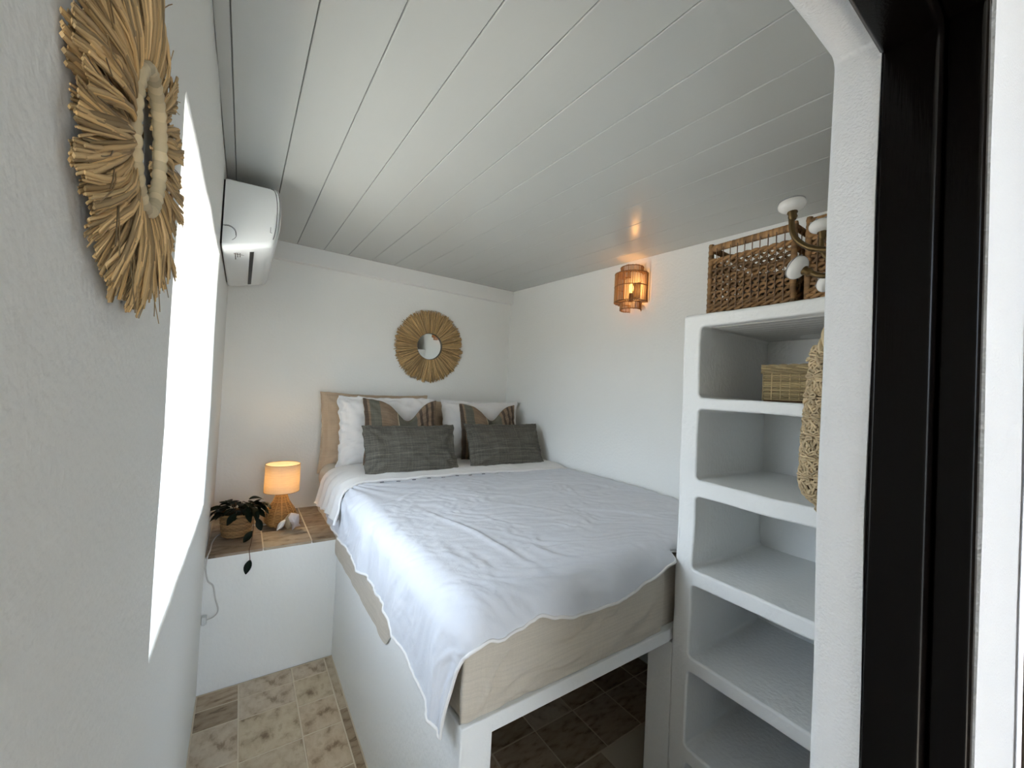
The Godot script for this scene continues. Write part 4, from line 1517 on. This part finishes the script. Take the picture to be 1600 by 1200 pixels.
func crochet_bag() -> void:
	var t := thing("crochet_bag", at(1.055, 1.268, -0.292), "natural crocheted shoulder bag with flower motifs hanging beside the shelf tower", "bag")
	var H := 0.345
	var half := func(y: float) -> float:   # half width along the wall
		var f := clampf(y / H, 0.0, 1.0)
		return 0.165 * pow(minf(1.0, f * 4.0 + 0.02), 0.5) * lerpf(1.0, 0.90, f)
	var deep := func(y: float) -> float:
		var f := clampf(y / H, 0.0, 1.0)
		return lerpf(0.054, 0.040, f) * pow(minf(1.0, f * 5.0 + 0.02), 0.6) + 0.006 * sin(f * PI)
	var pos := func(w: float, y: float, o: float) -> Vector3:
		var a: float = half.call(y) + o
		var b: float = deep.call(y) + o
		var cw := cos(w)
		var sw := sin(w)
		return V3(signf(cw) * pow(absf(cw), 0.8) * a, y, signf(sw) * pow(absf(sw), 0.8) * b)
	var P := PackedVector3Array()
	var nu := 48
	var nv := 24
	for j in nv:
		for i in nu: P.append(pos.call(TAU * i / nu, H * j / (nv - 1.0), -0.006))
	var m := MB.new()
	m.grid(P, nu, nv, true, false, true)
	obj("lining", m, M.bag_core, t)
	var tone := func() -> Color:
		var k := rng.randf_range(0.72, 1.12)
		return Color(0.60 * k, 0.47 * k, 0.285 * k)
	# flower motifs laid over the surface, around the visible narrow side and the faces
	var rows := 9
	for r in rows:
		for c in 15:
			var w := PI + (c - 7 + 0.5 * (r % 2)) * 0.20 * (1.0 + 0.07 * absf(c - 7))
			var y := H * (r + 0.55) / rows
			var ctr: Vector3 = pos.call(w, y, 0.001)
			var du: Vector3 = (pos.call(w + 0.05, y, 0.001) - pos.call(w - 0.05, y, 0.001)).normalized()
			var dv: Vector3 = (pos.call(w, minf(y + 0.004, H), 0.001) - pos.call(w, y - 0.004, 0.001)).normalized()
			var nn := dv.cross(du).normalized()
			if nn.dot(ctr - V3(0, y, 0)) < 0: nn = -nn
			var fm := MB.new()
			var rr := 0.0235
			var tw := rng.randf() * TAU
			for k in 10:
				fm.col = tone.call()
				var a0 := tw + TAU * k / 10 + rng.randf_range(-0.1, 0.1)
				var l := rr * rng.randf_range(0.85, 1.1)
				var d := du * cos(a0) + dv * sin(a0)
				var e := du * cos(a0 + 0.22) + dv * sin(a0 + 0.22)
				fm.tube(curve([ctr + d * 0.002 - nn * 0.001, ctr + d * l * 0.55 + nn * 0.004, ctr + d * l + nn * 0.0005, ctr + e * l * 0.95 - nn * 0.001, ctr + e * l * 0.5 + nn * 0.003], 9), [0.0021], 4)
			obj("flower_motif", fm, M.jute, t)
	var rim := MB.new()
	rim.col = tone.call()
	var rp := PackedVector3Array()
	for i in 60: rp.append(pos.call(TAU * i / 60.0, H, 0.0) + V3(0, 0.002 * sin(i * 1.6), 0))
	rim.tube(rp, [0.0042], 6, true)
	obj("rim", rim, M.jute, t)
	# braided strap up to the hook
	var sm := MB.new()
	for ph in 3:
		sm.col = tone.call()
		var p := PackedVector3Array()
		var sp := curve([V3(-0.150, H - 0.03, -0.012), V3(-0.145, H + 0.05, 0.004), V3(-0.12, H + 0.12, 0.03), V3(-0.10, H + 0.19, 0.045), V3(0.0, H + 0.205, 0.05), V3(0.09, H + 0.12, 0.035), V3(0.145, H - 0.03, 0.0)], 90)
		for k in sp.size():
			var w := k * 0.55 + ph * TAU / 3
			p.append(sp[k] + V3(cos(w) * 0.004, sin(w) * 0.002, sin(w) * 0.004))
		sm.tube(p, [0.0038], 5)
	obj("strap", sm, M.jute, t)

# ---------------------------------------------------------------- everything
const LAMP_E := 0.0030
const SCONCE_E := 0.003

func _ready() -> void:
	# camera
	var cam := Camera3D.new()
	cam.name = "camera"
	cam.position = V3(0, 1.5, 0)
	cam.rotation = V3(0.019664, -0.594729, 0.049966)
	cam.fov = 87.81
	cam.near = 0.01
	cam.current = true
	add_child(cam)
	# sky
	var sm := ProceduralSkyMaterial.new()
	sm.sky_top_color = Color(0.75, 0.825, 0.935)
	sm.sky_horizon_color = Color(0.88, 0.93, 0.98)
	sm.sky_curve = 0.2
	sm.ground_bottom_color = Color(0.42, 0.40, 0.37)
	sm.ground_horizon_color = Color(0.70, 0.70, 0.70)
	sm.sun_angle_max = 8.0
	sm.energy_multiplier = 1.0
	var sky := Sky.new()
	sky.sky_material = sm
	var env := Environment.new()
	env.background_mode = Environment.BG_SKY
	env.sky = sky
	env.ambient_light_source = Environment.AMBIENT_SOURCE_SKY
	env.background_energy_multiplier = 1.0
	env.tonemap_mode = Environment.TONE_MAPPER_LINEAR
	env.tonemap_exposure = 8.9
	env.sdfgi_enabled = true
	env.ssao_enabled = true
	env.ssil_enabled = true
	var we := WorldEnvironment.new()
	we.name = "environment"
	we.environment = env
	add_child(we)
	# sun high on the window side of the house
	var sun := DirectionalLight3D.new()
	sun.name = "sun"
	sun.light_color = Color(1.0, 0.96, 0.90)
	sun.light_energy = 1.6
	sun.light_angular_distance = 0.5
	sun.shadow_enabled = true
	sun.sky_mode = DirectionalLight3D.SKY_MODE_LIGHT_ONLY
	sun.look_at_from_position(V3(0, 0, 0), V3(0.10, -0.90, -0.42), Vector3.UP)
	add_child(sun)
	rng.seed = 20240607
	wob.seed = 4; wob.frequency = 3.0; wob.fractal_octaves = 3
	wr.seed = 11; wr.frequency = 1.0; wr.fractal_octaves = 2
	wr2.seed = 23; wr2.frequency = 1.0; wr2.fractal_octaves = 3; wr2.noise_type = FastNoiseLite.TYPE_SIMPLEX_SMOOTH
	make_materials()
	room()
	porch()
	masonry()
	mattress()
	duvet()
	pillows()
	raffia_mirror(Transform3D(Basis(V3(0, 0, -1), V3(0, 1, 0), V3(1, 0, 0)), V3(CX, 1.714, -0.50)), "round raffia-fringed mirror on the left wall close to the doorway", 0.060, 0.156, 210, 15, 0.012, 0.008, true)
	raffia_mirror(at(1.222, 1.828, BZ + 0.006, Basis(Vector3.RIGHT, 0.035)), "round raffia-fringed mirror on the back wall above the pillows", 0.106, 0.282, 300, 8, 0.018, 0.004, false)
	air_conditioner()
	table_lamp()
	sconce()
	plant()
	seashell()
	lamp_cord()
	lattice_basket(1.372, 1.815, -0.792, 0.262, 0.32, 0.248, "open weave abaca basket at the bed end of the shelf tower top")
	var sack := MB.new()
	var SP := PackedVector3Array()
	for j in 16:
		for i in 30:
			var w := TAU * i / 30.0
			var f := j / 15.0
			var q := pow(sin(PI * clampf(f, 0.02, 0.98)), 0.35) * (1.0 - 0.25 * f) * (1.0 + 0.10 * wr.get_noise_3d(cos(w) * 3.0, f * 5.0, sin(w) * 3.0))
			SP.append(V3(cos(w) * 0.125 * q, 0.010 + f * 0.135 + 0.01 * wr.get_noise_2d(w * 2.0, f * 3.0), sin(w) * 0.105 * q))
	sack.grid(SP, 30, 16, true, false, true)
	var sk := obj("cloth_bag", sack, mat(Color(0.34, 0.31, 0.28), 0.9), self, at(1.53, 1.816, -0.661))
	tag(sk, "dull grey crumpled cloth bag lying inside the basket at the bed end", "bag")
	lattice_basket(1.372, 1.815, -0.492, 0.262, 0.32, 0.248, "open weave abaca basket nearer the doorway, half hidden behind the coat hooks")
	seagrass_box()
	coat_hook(0.80, 1.748, 1.0, false, "brass coat hook with plain white porcelain knobs, nearest the door jamb")
	coat_hook(0.93, 1.748, 0.98, true, "brass coat hook with flower-painted white knobs, behind the plain one")
	crochet_bag()
